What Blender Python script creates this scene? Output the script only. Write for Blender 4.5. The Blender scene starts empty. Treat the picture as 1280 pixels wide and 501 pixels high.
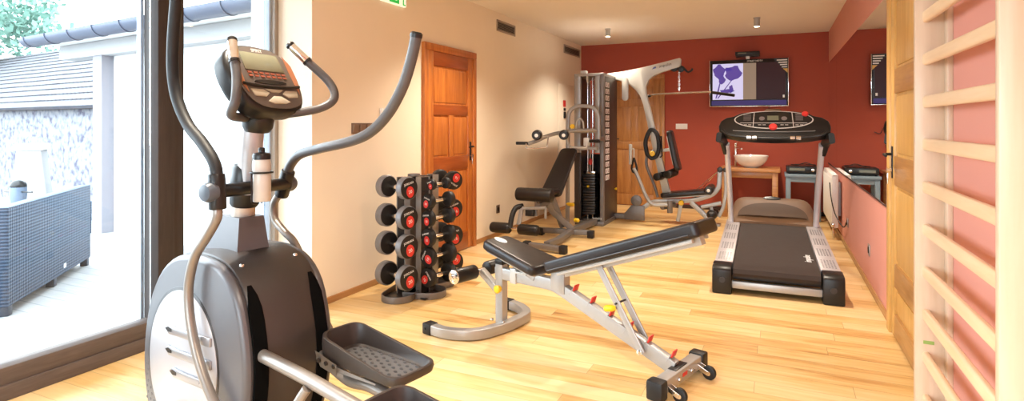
import bpy, bmesh, math, random
from mathutils import Vector, Matrix, Euler
R = math.radians
V = Vector
C = bpy.context.scene.collection
SC = bpy.context.scene
random.seed(7)

# ------------------------------------------------------------------ camera, sky, lights
CAM_YAW = math.degrees(math.atan(330 / 723))
cd = bpy.data.cameras.new('camera')
cam = bpy.data.objects.new('camera', cd)
C.objects.link(cam)
cam.location = (0, 0, 1.33)
cam.rotation_euler = (R(90), 0, R(CAM_YAW))
cd.sensor_width = 36
cd.lens = 723 / 1280 * 36
cd.shift_y = -95.5 / 1280
cd.clip_start = 0.05
SC.camera = cam

SC.view_settings.view_transform = 'Standard'
SC.view_settings.look = 'None'
SC.view_settings.gamma = 1
SC.view_settings.use_curve_mapping = False
SC.view_settings.exposure = 0.95

world = bpy.data.worlds.new('sky')
SC.world = world
world.use_nodes = True
wn = world.node_tree.nodes
wb = wn['Background']
wb.inputs[0].default_value = (0.80, 0.91, 1.0, 1)
wb.inputs[1].default_value = 7.0


def area(name, loc, rot, sx, sy, power, color=(1, 1, 1), portal=False):
    l = bpy.data.lights.new(name, 'AREA')
    l.shape = 'RECTANGLE'
    l.size, l.size_y = sx, sy
    l.energy = power
    l.color = color
    if portal:
        l.cycles.is_portal = True
    o = bpy.data.objects.new(name, l)
    C.objects.link(o)
    o.location = loc
    o.rotation_euler = rot
    return o


# daylight through the glazed walls (sky portals)
area('daylight_portal', (-3.50, 0.35, 1.25), (0, R(-90), 0), 2.5, 5.7, 1, portal=True)
area('daylight_portal', (-1.4, -2.60, 1.25), (R(-90), 0, R(180)), 3.6, 2.5, 1, portal=True)


# ------------------------------------------------------------------ materials
MATS = {}


def hexc(r, g, b):
    f = lambda c: (c / 12.92) if c <= .04045 else ((c + .055) / 1.055) ** 2.4
    return (f(r / 255), f(g / 255), f(b / 255))


class N:
    """small node helper"""
    def __init__(s, name):
        s.m = bpy.data.materials.new(name)
        s.m.use_nodes = True
        s.t = s.m.node_tree
        s.b = s.t.nodes['Principled BSDF']
        s.out = s.t.nodes['Material Output']

    def n(s, typ, ins=None, **props):
        nd = s.t.nodes.new(typ)
        for k, v in props.items():
            setattr(nd, k, v)
        for k, v in (ins or {}).items():
            s.set(nd, k, v)
        return nd

    def set(s, nd, k, v):
        sock = nd.inputs[k]
        if isinstance(v, bpy.types.NodeSocket):
            s.t.links.new(v, sock)
        elif isinstance(v, bpy.types.Node):
            s.t.links.new(v.outputs[0], sock)
        else:
            if sock.type == 'RGBA' and len(v) == 3:
                v = (*v, 1)
            sock.default_value = v

    def math(s, op, a, b=None, c=None):
        nd = s.n('ShaderNodeMath', operation=op)
        s.set(nd, 0, a)
        if b is not None:
            s.set(nd, 1, b)
        if c is not None:
            s.set(nd, 2, c)
        return nd.outputs[0]

    def mix(s, f, a, b, blend='MIX'):
        nd = s.n('ShaderNodeMix', data_type='RGBA', blend_type=blend)
        s.set(nd, 0, f)
        s.set(nd, 6, a)
        s.set(nd, 7, b)
        return nd.outputs[2]

    def ramp(s, f, stops):
        nd = s.n('ShaderNodeValToRGB')
        s.set(nd, 0, f)
        cr = nd.color_ramp
        while len(cr.elements) < len(stops):
            cr.elements.new(.5)
        for e, (p, c) in zip(cr.elements, stops):
            e.position = p
            e.color = (*c, 1) if len(c) == 3 else c
        return nd.outputs[0]


def mat(name, col, rough=.5, metal=0.0, var=.06, scale=30, bump=0.0, bscale=200, coat=0.0, spec=.5):
    if name in MATS:
        return MATS[name]
    k = N(name)
    tc = k.n('ShaderNodeTexCoord').outputs['Object']
    nz = k.n('ShaderNodeTexNoise', {'Vector': tc, 'Scale': scale, 'Detail': 3.0})
    lo = tuple(max(0, c * (1 - var)) for c in col)
    hi = tuple(min(1, c * (1 + var)) for c in col)
    k.set(k.b, 'Base Color', k.mix(nz.outputs[0], lo, hi))
    k.set(k.b, 'Roughness', k.math('MULTIPLY_ADD', nz.outputs[0], .12, max(0, rough - .06)))
    k.b.inputs['Metallic'].default_value = metal
    k.b.inputs['Specular IOR Level'].default_value = spec
    if coat:
        k.b.inputs['Coat Weight'].default_value = coat
        k.b.inputs['Coat Roughness'].default_value = .12
    if bump:
        n2 = k.n('ShaderNodeTexNoise', {'Vector': tc, 'Scale': bscale, 'Detail': 2.0})
        bp = k.n('ShaderNodeBump', {'Height': n2.outputs[0], 'Strength': bump, 'Distance': .002})
        k.set(k.b, 'Normal', bp)
    MATS[name] = k.m
    return k.m


def emis(name, col, strength):
    k = N(name)
    k.b.inputs['Base Color'].default_value = (*col, 1)
    k.b.inputs['Emission Color'].default_value = (*col, 1)
    k.b.inputs['Emission Strength'].default_value = strength
    k.b.inputs['Roughness'].default_value = .3
    k.b.inputs['Specular IOR Level'].default_value = .12
    MATS[name] = k.m
    return k.m


def wood(name, light, dark, axis='Z', rough=.35, scale=1.0, coat=.3, knots=.0):
    k = N(name)
    tc = k.n('ShaderNodeTexCoord').outputs['Object']
    sc = {'X': (1.2, 14, 14), 'Y': (14, 1.2, 14), 'Z': (14, 14, 1.2)}[axis]
    mp = k.n('ShaderNodeMapping', {'Vector': tc, 'Scale': tuple(v * scale for v in sc)})
    n1 = k.n('ShaderNodeTexNoise', {'Vector': mp, 'Scale': 1.6, 'Detail': 6.0, 'Distortion': .8})
    n2 = k.n('ShaderNodeTexNoise', {'Vector': mp, 'Scale': 7.0, 'Detail': 3.0})
    f = k.math('ADD', k.math('MULTIPLY', n1.outputs[0], .7), k.math('MULTIPLY', n2.outputs[0], .3))
    k.set(k.b, 'Base Color', k.ramp(f, [(.32, dark), (.5, tuple((a + b) / 2 for a, b in zip(light, dark))), (.66, light)]))
    k.b.inputs['Roughness'].default_value = rough
    k.b.inputs['Coat Weight'].default_value = coat
    k.b.inputs['Coat Roughness'].default_value = .2
    bp = k.n('ShaderNodeBump', {'Height': f, 'Strength': .15, 'Distance': .002})
    k.set(k.b, 'Normal', bp)
    MATS[name] = k.m
    return k.m


def planks(name, axis, width, length, cols, rough, seam=.004, seamcol=(.12, .07, .03), coat=.2, grain=1.0):
    """boards running along axis ('X' or 'Y')"""
    k = N(name)
    tc = k.n('ShaderNodeTexCoord').outputs['Object']
    sp = k.n('ShaderNodeSeparateXYZ', {0: tc})
    a, b = (sp.outputs[0], sp.outputs[1]) if axis == 'X' else (sp.outputs[1], sp.outputs[0])
    rowf = k.math('DIVIDE', b, width)
    row = k.math('FLOOR', rowf)
    rf = k.math('FRACT', rowf)
    wn1 = k.n('ShaderNodeTexWhiteNoise', {'W': row}, noise_dimensions='1D')
    colf = k.math('DIVIDE', k.math('ADD', a, k.math('MULTIPLY', wn1.outputs[0], 7.3)), length)
    col = k.math('FLOOR', colf)
    cf = k.math('FRACT', colf)
    cmb = k.n('ShaderNodeCombineXYZ', {0: row, 1: col, 2: 0.0})
    wn2 = k.n('ShaderNodeTexWhiteNoise', {'Vector': cmb}, noise_dimensions='3D')
    # grain
    off = k.math('MULTIPLY', wn2.outputs[0], 31.0)
    g = k.n('ShaderNodeCombineXYZ', {0: k.math('MULTIPLY', a, 1.6 * grain), 1: k.math('MULTIPLY', b, 16.0 * grain), 2: off})
    gn = k.n('ShaderNodeTexNoise', {'Vector': g, 'Scale': 1.5, 'Detail': 6.0, 'Distortion': 1.2})
    g2 = k.n('ShaderNodeTexNoise', {'Vector': g, 'Scale': .55, 'Detail': 3.0, 'Distortion': .6})
    f = k.math('ADD', k.math('MULTIPLY', wn2.outputs[0], .24), k.math('ADD', k.math('MULTIPLY', gn.outputs[0], .42), k.math('MULTIPLY', g2.outputs[0], .42)))
    base = k.ramp(f, cols)
    # seams
    e1 = k.math('MINIMUM', rf, k.math('SUBTRACT', 1.0, rf))
    e1 = k.math('MULTIPLY', e1, width)
    e2 = k.math('MULTIPLY', k.math('MINIMUM', cf, k.math('SUBTRACT', 1.0, cf)), length)
    e = k.math('MINIMUM', e1, e2)
    m = k.math('LESS_THAN', e, seam / 2)
    k.set(k.b, 'Base Color', k.mix(k.math('MULTIPLY', m, .5), base, seamcol))
    k.set(k.b, 'Roughness', k.math('MULTIPLY_ADD', gn.outputs[0], .2, rough - .1))
    k.b.inputs['Coat Weight'].default_value = coat
    k.b.inputs['Coat Roughness'].default_value = .25
    bp = k.n('ShaderNodeBump', {'Height': k.math('SUBTRACT', gn.outputs[0], m), 'Strength': .12, 'Distance': .002})
    k.set(k.b, 'Normal', bp)
    MATS[name] = k.m
    return k.m


M_FLOOR = planks('oiled_oak_boards', 'X', .135, 1.7,
                 [(.24, (.24, .095, .022)), (.35, (.54, .29, .085)), (.48, (.71, .46, .18)), (.70, (.81, .59, .31))], .36, seam=.003)
M_DECK = planks('grey_deck_boards', 'X', .14, 2.6, [(.3, (.24, .25, .26)), (.7, (.36, .36, .36))], .7, seam=.008, seamcol=(.06, .08, .12), coat=0)
M_WALL = mat('cream_plaster', (.84, .745, .61), .8, var=.03, scale=3, bump=.15, bscale=60)
M_WHITE = mat('white_plaster', (.86, .84, .80), .8, var=.03, scale=3, bump=.1, bscale=60)
M_CEIL = mat('ceiling_plaster', (.84, .79, .73), .85, var=.02, scale=2)
M_RED = mat('brick_red_paint', (.38, .062, .030), .7, var=.05, scale=3, bump=.1, bscale=80)
M_LITRED = mat('window_lit_red', (.63, .275, .215), .7, var=.04, scale=3, bump=.1, bscale=80)  # paler than the end wall: window light put into the colour
M_DOORW = wood('varnished_pine', (.56, .19, .035), (.34, .085, .014), 'Z', .35)
M_DOORR = wood('varnished_pine_rail', (.36, .085, .014), (.23, .048, .008), 'Y', .35)  # rails' darker look across the light put into the colour
M_DOORB = wood('honey_pine', (.50, .23, .065), (.32, .12, .03), 'Z', .45)
M_DOORY = wood('light_pine', (.70, .42, .13), (.56, .30, .075), 'Z', .4)
M_DOORYR = wood('darkened_pine_rail', (.50, .26, .08), (.34, .16, .045), 'Y', .4)  # same pine darkened, as the rails catch less light
M_BEECH = wood('pale_beech', (.68, .51, .37), (.60, .43, .29), 'Z', .45, scale=.7)
M_BEECHY = wood('pale_beech_rung', (.78, .58, .38), (.70, .48, .28), 'Y', .4, scale=.7)
M_BASEB = wood('oak_skirting', (.46, .24, .09), (.34, .15, .05), 'Y', .4)
M_BENCHW = wood('table_wood', (.55, .26, .09), (.38, .16, .05), 'X', .4)
M_FRAMEW = wood('brown_window_frame', (.036, .023, .019), (.022, .014, .011), 'Z', .65, scale=1.5, coat=0)
M_FRAMEH = wood('grey_brown_sill', (.12, .088, .075), (.08, .057, .047), 'Y', .65, scale=1.5, coat=0)
M_ALU = mat('light_aluminium', (.42, .50, .60), .45, .3)
M_BLACK = mat('black_plastic', (.010, .009, .009), .36, spec=.4)
M_RUBBER = mat('black_rubber', (.013, .012, .012), .5, spec=.35)
M_FOAM = mat('black_vinyl', (.012, .009, .008), .38, spec=.4, bump=.12, bscale=300)
M_VINYL = mat('black_upholstery', (.016, .012, .012), .36, bump=.12, bscale=260, spec=.4)
M_SILVER = mat('silver_powder_coat', (.39, .38, .37), .36, .45, var=.04)
M_WHITEM = mat('pale_powder_coat', (.50, .49, .46), .4, .15, var=.03)
M_GREY = mat('grey_powder_coat', (.19, .175, .17), .42, .4, var=.05)
M_CHROME = mat('chrome', (.80, .79, .78), .14, 1.0, var=.02)
M_LITRIM = mat('lit_rubber_rim', (.20, .20, .215), .42, .25, var=.1)  # dark rubber greyed: window light on the rims put into the colour
M_DARKST = mat('dark_steel', (.05, .045, .044), .35, .6)
M_RED_P = mat('red_plastic', (.66, .035, .03), .4)
M_YEL = mat('yellow_plastic', (.86, .55, .015), .35)
M_WHITE_P = mat('white_plastic', (.82, .80, .77), .35)
M_PORC = mat('white_porcelain', (.86, .85, .82), .12, coat=.6, var=.01)
M_BRONZE = mat('bronze_plastic', (.16, .080, .036), .6, .0, var=.12, scale=8)
M_HOUS = mat('graphite_plastic', (.034, .027, .025), .42, .0, var=.08, scale=8)
M_SIDEP = mat('grey_side_plastic', (.085, .082, .090), .36, .1, var=.06, scale=8)
M_OVAL = mat('silver_plastic', (.40, .39, .41), .32, .2, var=.03, scale=6)
M_BEIGEM = mat('warm_grey_enamel', (.23, .20, .175), .32, .35, var=.04)
M_BLUE = mat('blue_grey_paint', (.20, .27, .33), .5)
M_BELT = mat('treadmill_belt', (.026, .014, .010), .8, var=.12, scale=12, bump=.3, bscale=500)
M_GLASSD = mat('dark_lcd', (.16, .16, .11), .15)
M_KEYS = mat('cream_keys', (.45, .42, .33), .4)
M_COPPER = mat('copper_trim', (.50, .22, .12), .35, .4)
M_ARMF = mat('handle_foam', (.014, .014, .015), .55, spec=.35)
M_GYM = mat('gym_grey', (.33, .315, .30), .38, .4, var=.04)
M_CLEAR = mat('translucent_bottle', (.52, .50, .47), .3)
M_ZINC = mat('zinc_gutter', (.040, .052, .085), .5, .0)
M_BARK = mat('bark', (.16, .11, .08), .9)
M_LEAF = mat('leaf_green', (.13, .24, .19), .6, var=.3, scale=1)
M_BROWNDK = mat('dark_brown_laminate', (.05, .022, .015), .5)
M_SCREENOFF = mat('tv_glass', (.010, .008, .010), .06, coat=.5)
M_GOLD = mat('gold_sticker', (.75, .45, .08), .4)
M_GREEN = emis('exit_green', (.03, .36, .06), .5)
M_SIGNW = emis('exit_white', (.80, .86, .70), .35)
M_LAMP = emis('lamp_glow', (1.0, .80, .52), 14.0)
M_TVW = emis('tv_refl_pale', (.42, .42, .62), .55)  # tv colours: room reflections on the blank screen, drawn as glow
M_TVP = emis('tv_refl_violet', (.075, .045, .24), .5)
M_TVB = emis('tv_refl_beige', (.19, .14, .10), .5)
M_TVD = emis('tv_refl_dark', (.022, .006, .006), .5)
M_PRINTW = mat('white_print', (.85, .85, .85), .5)
M_PRINTB = mat('blue_print', (.08, .12, .35), .5)
M_PERF = mat('perforation', (.13, .125, .13), .6)
M_MIRROR = mat('mirror_silver', (.88, .86, .85), .03, 1.0, var=.0)
M_MIRROR.node_tree.nodes['Principled BSDF'].inputs['Roughness'].default_value = 0.0
for l in list(M_MIRROR.node_tree.links):
    if l.to_socket.name == 'Roughness':
        M_MIRROR.node_tree.links.remove(l)


def glass_mat():
    k = N('window_glass')
    tr = k.n('ShaderNodeBsdfTransparent', {0: (.96, .98, .98, 1)})
    gl = k.n('ShaderNodeBsdfGlossy', {'Roughness': .0})
    fr = k.n('ShaderNodeFresnel', {'IOR': 1.35})
    mx = k.n('ShaderNodeMixShader', {0: fr, 1: tr, 2: gl})
    k.t.links.new(mx.outputs[0], k.out.inputs[0])
    return k.m


M_GLASS = glass_mat()


def wicker_mat():
    k = N('blue_grey_wicker')
    tc = k.n('ShaderNodeTexCoord').outputs['Object']
    w1 = k.n('ShaderNodeTexWave', {'Vector': tc, 'Scale': 13.0, 'Distortion': .0}, bands_direction='Z')
    w2 = k.n('ShaderNodeTexWave', {'Vector': tc, 'Scale': 11.0, 'Distortion': .0}, bands_direction='X')
    f = k.math('MULTIPLY', k.math('ADD', w1.outputs[0], w2.outputs[0]), .5)
    k.set(k.b, 'Base Color', k.ramp(f, [(.15, (.008, .020, .045)), (.8, (.055, .092, .15))]))
    k.b.inputs['Roughness'].default_value = .6
    k.set(k.b, 'Normal', k.n('ShaderNodeBump', {'Height': f, 'Strength': .8, 'Distance': .008}))
    return k.m


M_WICKER = wicker_mat()


def tile_mat():
    k = N('clay_roof_tiles')
    tc = k.n('ShaderNodeTexCoord').outputs['Object']
    br = k.n('ShaderNodeTexBrick', {'Vector': tc, 'Color1': (.060, .062, .072), 'Color2': (.09, .09, .10), 'Mortar': (.015, .018, .03),
                                   'Scale': 1.0, 'Mortar Size': .035, 'Brick Width': .24, 'Row Height': .38, 'Bias': 0.0})
    nz = k.n('ShaderNodeTexNoise', {'Vector': tc, 'Scale': 2.0, 'Detail': 4.0})
    k.set(k.b, 'Base Color', k.mix(k.math('MULTIPLY', nz.outputs[0], .5), br.outputs[0], (.085, .082, .092)))
    k.b.inputs['Roughness'].default_value = .85
    return k.m


def stone_mat():
    k = N('whitewashed_rubble')
    tc = k.n('ShaderNodeTexCoord').outputs['Object']
    vo = k.n('ShaderNodeTexVoronoi', {'Vector': tc, 'Scale': 3.2}, feature='DISTANCE_TO_EDGE')
    nz = k.n('ShaderNodeTexNoise', {'Vector': tc, 'Scale': 6.0, 'Detail': 5.0})
    f = k.math('ADD', k.math('MULTIPLY', vo.outputs[0], .45), k.math('MULTIPLY', nz.outputs[0], .9))
    k.set(k.b, 'Base Color', k.ramp(f, [(.34, (.05, .05, .08)), (.46, (.125, .13, .155)), (.58, (.18, .18, .19))]))
    k.b.inputs['Roughness'].default_value = .95
    return k.m


M_TILE = tile_mat()
M_STONE = stone_mat()
M_WREND = mat('white_render', (.62, .61, .60), .9)
M_LAVR = mat('shaded_timber', (.20, .195, .22), .8)  # lavender shade of the porch post put into its colour


# ------------------------------------------------------------------ mesh builder
def circ(r, n=20):
    return [(r * math.cos(2 * math.pi * i / n), r * math.sin(2 * math.pi * i / n)) for i in range(n)]


def rrect(w, h, r=.006, n=3):
    r = min(r, w / 2 - 1e-4, h / 2 - 1e-4)
    pts = []
    for cx, cy, a0 in ((w / 2 - r, h / 2 - r, 0), (-w / 2 + r, h / 2 - r, 90), (-w / 2 + r, -h / 2 + r, 180), (w / 2 - r, -h / 2 + r, 270)):
        for i in range(n + 1):
            a = R(a0 + 90 * i / n)
            pts.append((cx + r * math.cos(a), cy + r * math.sin(a)))
    return pts


def fillet(path, r, n=6):
    path = [V(p) for p in path]
    out = [path[0]]
    for i in range(1, len(path) - 1):
        p, a, b = path[i], path[i - 1], path[i + 1]
        rr = min(r, (a - p).length * .48, (b - p).length * .48)
        s, e = p + (a - p).normalized() * rr, p + (b - p).normalized() * rr
        for j in range(n + 1):
            t = j / n
            out.append(s * (1 - t) ** 2 + p * 2 * t * (1 - t) + e * t * t)
    out.append(path[-1])
    return out


def smooth(path, n=8):
    P = [V(p) for p in path]
    P = [P[0] * 2 - P[1]] + P + [P[-1] * 2 - P[-2]]
    out = []
    for i in range(1, len(P) - 2):
        for j in range(n):
            t = j / n
            out.append(.5 * ((2 * P[i]) + (-P[i - 1] + P[i + 1]) * t + (2 * P[i - 1] - 5 * P[i] + 4 * P[i + 1] - P[i + 2]) * t * t
                             + (-P[i - 1] + 3 * P[i] - 3 * P[i + 1] + P[i + 2]) * t ** 3))
    out.append(P[-2])
    return out


OFF = {}


class B:
    def __init__(s):
        s.v, s.f, s.mi = [], [], []
        s.m = 0

    def mat(s, i):
        s.m = i
        return s

    def add(s, vs, fs):
        k = len(s.v)
        s.v += [V(p) for p in vs]
        s.f += [tuple(k + i for i in f) for f in fs]
        s.mi += [s.m] * len(fs)
        return s

    def addbm(s, bm):
        bm.verts.index_update()
        s.add([v.co.copy() for v in bm.verts], [[v.index for v in f.verts] for f in bm.faces])
        bm.free()
        return s

    def box(s, c, size, bev=0.0, rot=None, seg=2):
        bm = bmesh.new()
        bmesh.ops.create_cube(bm, size=1)
        bmesh.ops.scale(bm, vec=V(size), verts=bm.verts)
        if bev:
            bmesh.ops.bevel(bm, geom=bm.edges[:], offset=min(bev, min(size) * .45), segments=seg, affect='EDGES', profile=.5)
        if rot is not None:
            rm = rot if isinstance(rot, Matrix) else Euler([R(a) for a in rot]).to_matrix()
            bmesh.ops.transform(bm, matrix=rm.to_4x4(), verts=bm.verts)
        bmesh.ops.translate(bm, vec=V(c), verts=bm.verts)
        return s.addbm(bm)

    def lohi(s, lo, hi, bev=0.0):
        lo, hi = V(lo), V(hi)
        return s.box((lo + hi) / 2, hi - lo, bev)

    def sweep(s, path, prof, up=(0, 0, 1), closed=False, scale=None):
        P = [V(p) for p in path]
        n = len(P)
        T = []
        for i in range(n):
            a = P[(i - 1) % n] if (closed or i > 0) else P[i]
            b = P[(i + 1) % n] if (closed or i < n - 1) else P[i]
            T.append((b - a).normalized())
        u = V(up)
        u = u - T[0] * u.dot(T[0])
        if u.length < 1e-5:
            u = T[0].orthogonal()
        u.normalize()
        vs, fs = [], []
        m = len(prof)
        for i in range(n):
            u = (u - T[i] * u.dot(T[i]))
            if u.length < 1e-6:
                u = T[i].orthogonal()
            u.normalize()
            side = T[i].cross(u)
            k = scale(i / (n - 1)) if scale else 1
            for (x, y) in prof:
                vs.append(P[i] + side * x * k + u * y * k)
        rng = n if closed else n - 1
        for i in range(rng):
            for j in range(m):
                a, b = i * m + j, i * m + (j + 1) % m
                c_, d = ((i + 1) % n) * m + (j + 1) % m, ((i + 1) % n) * m + j
                fs.append((a, b, c_, d))
        if not closed:
            fs.append(tuple(range(m - 1, -1, -1)))
            fs.append(tuple((n - 1) * m + j for j in range(m)))
        return s.add(vs, fs)

    def tube(s, path, r, fil=0.0, n=16, sm=0):
        if sm:
            path = smooth(path, sm)
        elif fil:
            path = fillet(path, fil)
        return s.sweep(path, circ(r, n))

    def rt(s, path, w, h, up=(0, 0, 1), fil=0.0, r=.006):
        if fil:
            path = fillet(path, fil)
        return s.sweep(path, rrect(w, h, r), up)

    def lathe(s, p0, axis, prof, n=28):
        """prof: list of (t along the axis, radius)"""
        p0, ax = V(p0), V(axis).normalized()
        a = ax.orthogonal().normalized()
        b = ax.cross(a)
        vs, fs = [], []
        for (t, r) in prof:
            for i in range(n):
                an = 2 * math.pi * i / n
                vs.append(p0 + ax * t + (a * math.cos(an) + b * math.sin(an)) * max(r, 1e-5))
        for k in range(len(prof) - 1):
            for i in range(n):
                fs.append((k * n + i, k * n + (i + 1) % n, (k + 1) * n + (i + 1) % n, (k + 1) * n + i))
        fs.append(tuple(range(n - 1, -1, -1)))
        fs.append(tuple((len(prof) - 1) * n + i for i in range(n)))
        return s.add(vs, fs)

    def cyl(s, p0, p1, r, bev=0.0, n=24, r1=None):
        p0, p1 = V(p0), V(p1)
        L = (p1 - p0).length
        r1 = r if r1 is None else r1
        if bev:
            k = .3
            prof = [(0, r - bev), (bev * k, r - bev * k), (bev, r), (L - bev, r1), (L - bev * k, r1 - bev * k), (L, r1 - bev)]
        else:
            prof = [(0, r), (L, r1)]
        return s.lathe(p0, p1 - p0, prof, n)

    def prism(s, pts, o, ax, ay, depth, bev=0.0, seg=2):
        """polygon pts in plane o,ax,ay pushed along the vector depth"""
        o, ax, ay, dp = V(o), V(ax), V(ay), V(depth)
        bm = bmesh.new()
        base = [bm.verts.new(o + ax * x + ay * y) for x, y in pts]
        top = [bm.verts.new(o + ax * x + ay * y + dp) for x, y in pts]
        bm.faces.new(base)
        bm.faces.new(top[::-1])
        n = len(pts)
        for i in range(n):
            bm.faces.new((base[i], top[i], top[(i + 1) % n], base[(i + 1) % n]))
        bmesh.ops.recalc_face_normals(bm, faces=bm.faces)
        if bev:
            es = [e for e in bm.edges if len(e.link_faces) == 2 and e.calc_face_angle(0) > R(40)]
            bmesh.ops.bevel(bm, geom=es, offset=bev, segments=seg, affect='EDGES', profile=.5, clamp_overlap=True)
        return s.addbm(bm)

    def ell(s, c, rx, ry, rz, n=20, rot=None):
        bm = bmesh.new()
        bmesh.ops.create_uvsphere(bm, u_segments=n, v_segments=n // 2, radius=1)
        bmesh.ops.scale(bm, vec=(rx, ry, rz), verts=bm.verts)
        if rot is not None:
            bmesh.ops.transform(bm, matrix=Euler([R(a) for a in rot]).to_matrix().to_4x4(), verts=bm.verts)
        bmesh.ops.translate(bm, vec=V(c), verts=bm.verts)
        return s.addbm(bm)

    def text(s, txt, o, ax, ay, size, depth=.0008, shear=0.0):
        cu = bpy.data.curves.new('lettering', 'FONT')
        cu.body = txt
        cu.size = size
        cu.extrude = depth
        cu.shear = shear
        cu.align_x = 'CENTER'
        cu.align_y = 'CENTER'
        cu.resolution_u = 2
        to = bpy.data.objects.new('lettering', cu)
        C.objects.link(to)
        dg = bpy.context.evaluated_depsgraph_get()
        me = bpy.data.meshes.new_from_object(to.evaluated_get(dg))
        o, ax, ay = V(o), V(ax).normalized(), V(ay).normalized()
        az = ax.cross(ay)
        s.add([o + ax * v.co.x + ay * v.co.y + az * v.co.z for v in me.vertices], [tuple(p.vertices) for p in me.polygons])
        bpy.data.objects.remove(to)
        bpy.data.curves.remove(cu)
        bpy.data.meshes.remove(me)
        return s

    def build(s, name, mats, parent=None, label=None):
        if not isinstance(mats, (list, tuple)):
            mats = [mats]
        off = OFF.get(parent.name, V((0, 0, 0))) if parent else V((0, 0, 0))
        me = bpy.data.meshes.new(name)
        me.from_pydata([tuple(p - off) for p in s.v], [], s.f)
        for m in mats:
            me.materials.append(m)
        me.polygons.foreach_set('material_index', s.mi)
        bm = bmesh.new()
        bm.from_mesh(me)
        bmesh.ops.recalc_face_normals(bm, faces=bm.faces)
        bm.to_mesh(me)
        bm.free()
        me.shade_smooth()
        me.set_sharp_from_angle(angle=R(38))
        o = bpy.data.objects.new(name, me)
        C.objects.link(o)
        if parent:
            o.parent = parent
            OFF[o.name] = off
        if label:
            o['label'] = label
        return o


def tag(o, label, cat, group=None, kind=None):
    o['label'] = label
    o['category'] = cat
    if group:
        o['group'] = group
    if kind:
        o['kind'] = kind
    return o


def thing(name, label, cat, loc=(0, 0, 0), rotz=0, group=None, world=False):
    """Empty at the thing's base. world=True: parts are given in world coordinates"""
    o = bpy.data.objects.new(name, None)
    o.empty_display_size = .1
    C.objects.link(o)
    o.location = loc
    o.rotation_euler = (0, 0, R(rotz))
    tag(o, label, cat, group)
    OFF[o.name] = V(loc) if world else V((0, 0, 0))
    return o


def struct(o, label=None):
    o['kind'] = 'structure'
    if label:
        o['label'] = label
    return o


def sroot(name, loc, label):
    o = bpy.data.objects.new(name, None)
    C.objects.link(o)
    o.location = loc
    OFF[o.name] = V(loc)
    o['kind'] = 'structure'
    o['label'] = label
    return o


def copy_tree(o, parent=None):
    c = o.copy()
    C.objects.link(c)
    c.parent = parent
    for ch in list(o.children):
        copy_tree(ch, c)
    return c


# ------------------------------------------------------------------ the room
XL, XW, XR, YB, YF, ZC = -3.02, -3.36, .69, 9.45, -2.5, 2.66
YC = 3.17        # where the left wall steps out beside the window
struct(B().lohi((XW - .12, YF - .2, -.2), (XR + .3, YB + .2, 0)).build('floor', M_FLOOR), 'honey coloured oak board floor')
struct(B().lohi((XW - .3, YF - .3, ZC), (XR + .3, YB + .3, ZC + .2)).build('ceiling', M_CEIL), 'plain off-white ceiling')
struct(B().lohi((XL - .6, YC, 0), (XL, YB, ZC)).build('wall_left', M_WALL), 'cream plaster wall with the brown door')
struct(B().lohi((XL - .6, YB, 0), (XR + .3, YB + .3, ZC)).build('wall_back', M_RED), 'brick red end wall')
struct(B().lohi((XR, YF, 0), (XR + .3, YB, ZC)).build('wall_right', M_LITRED), 'red wall, salmon from painted window light, with mirror and wall bars')
# front wall (behind the camera) with a glazed opening added for daylight
struct(B().lohi((XW - .3, YF - .25, 0), (-3.2, YF, ZC)).lohi((.4, YF - .25, 0), (XR + .3, YF, ZC)).lohi((-3.2, YF - .25, 2.45), (.4, YF, ZC))
       .build('wall_front', M_WALL), 'cream wall behind the viewer')
# lintel over the window wall
struct(B().lohi((XW - .30, YF, 2.5), (XW + .02, YC, ZC)).build('wall_window', M_WALL), 'cream strip of wall above the window')
# skirting
struct(B().lohi((XL, YC + .02, 0), (XL + .012, 4.57, .05), .003).lohi((XL, 5.61, 0), (XL + .012, YB, .05), .003).build('baseboard_left', M_BASEB), 'low oak skirting along the cream wall')
struct(B().lohi((XR - .012, 4.47, 0), (XR, YB, .055), .003).lohi((XR - .012, YF, 0), (XR, 3.28, .055), .003).build('baseboard_right', M_BASEB), 'low oak skirting under the mirror')
struct(B().lohi((-1.58, YB - .012, 0), (XR, YB, .06), .003).build('baseboard_back', M_BROWNDK), 'dark skirting on the red wall')

# ---- the window wall on the left
w = sroot('window_1', (XW - .06, 0, 0), 'floor-length brown framed glazing to the terrace')
b = B()
b.lohi((XW - .14, YF, 0), (XW, YC, .075), .004)
b.lohi((XW - .12, YF, .075), (XW - .012, YC, .16), .004)
b.lohi((XW - .14, YF, 2.42), (XW, YC, 2.5), .004)
b.build('window_frame', M_FRAMEH, w)
for y0, y1 in ((2.265, 2.445), (-.20, .0)):
    B().lohi((XW - .13, y0, .0), (XW + .005, y0 + .105, 2.5), .006).lohi((XW - .14, y0 + .10, 0), (XW - .015, y1, 2.5), .006).build('mullion', M_FRAMEW, w)
    B().lohi((XW - .17, y0 - .018, .10), (XW - .132, y0 + .004, 2.45), .004).build('sash_edge', M_ALU, w)
B().lohi((XW - .14, YC - .05, .0), (XW - .02, YC, 2.5), .004).build('jamb', M_ALU, w)
B().lohi((XW - .02, YC - .035, .0), (XW + .02, YC - .002, 2.5), .003).build('jamb_trim', mat('grey_brown_trim', (.30, .25, .20), .5), w)
for y0, y1 in ((YF, -.2), (0, 2.265), (2.44, YC - .05)):
    B().lohi((XW - .075, y0, .15), (XW - .065, y1, 2.43)).build('pane', M_GLASS, w)
w2 = sroot('added_window', (-1.4, YF - .1, 0), 'glazed wall added behind the viewer for daylight')  # unseen glazing added to let in more daylight
b = B().lohi((-3.2, YF - .14, 0), (.4, YF - .04, .12), .004).lohi((-3.2, YF - .14, 2.37), (.4, YF - .04, 2.45), .004)
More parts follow.
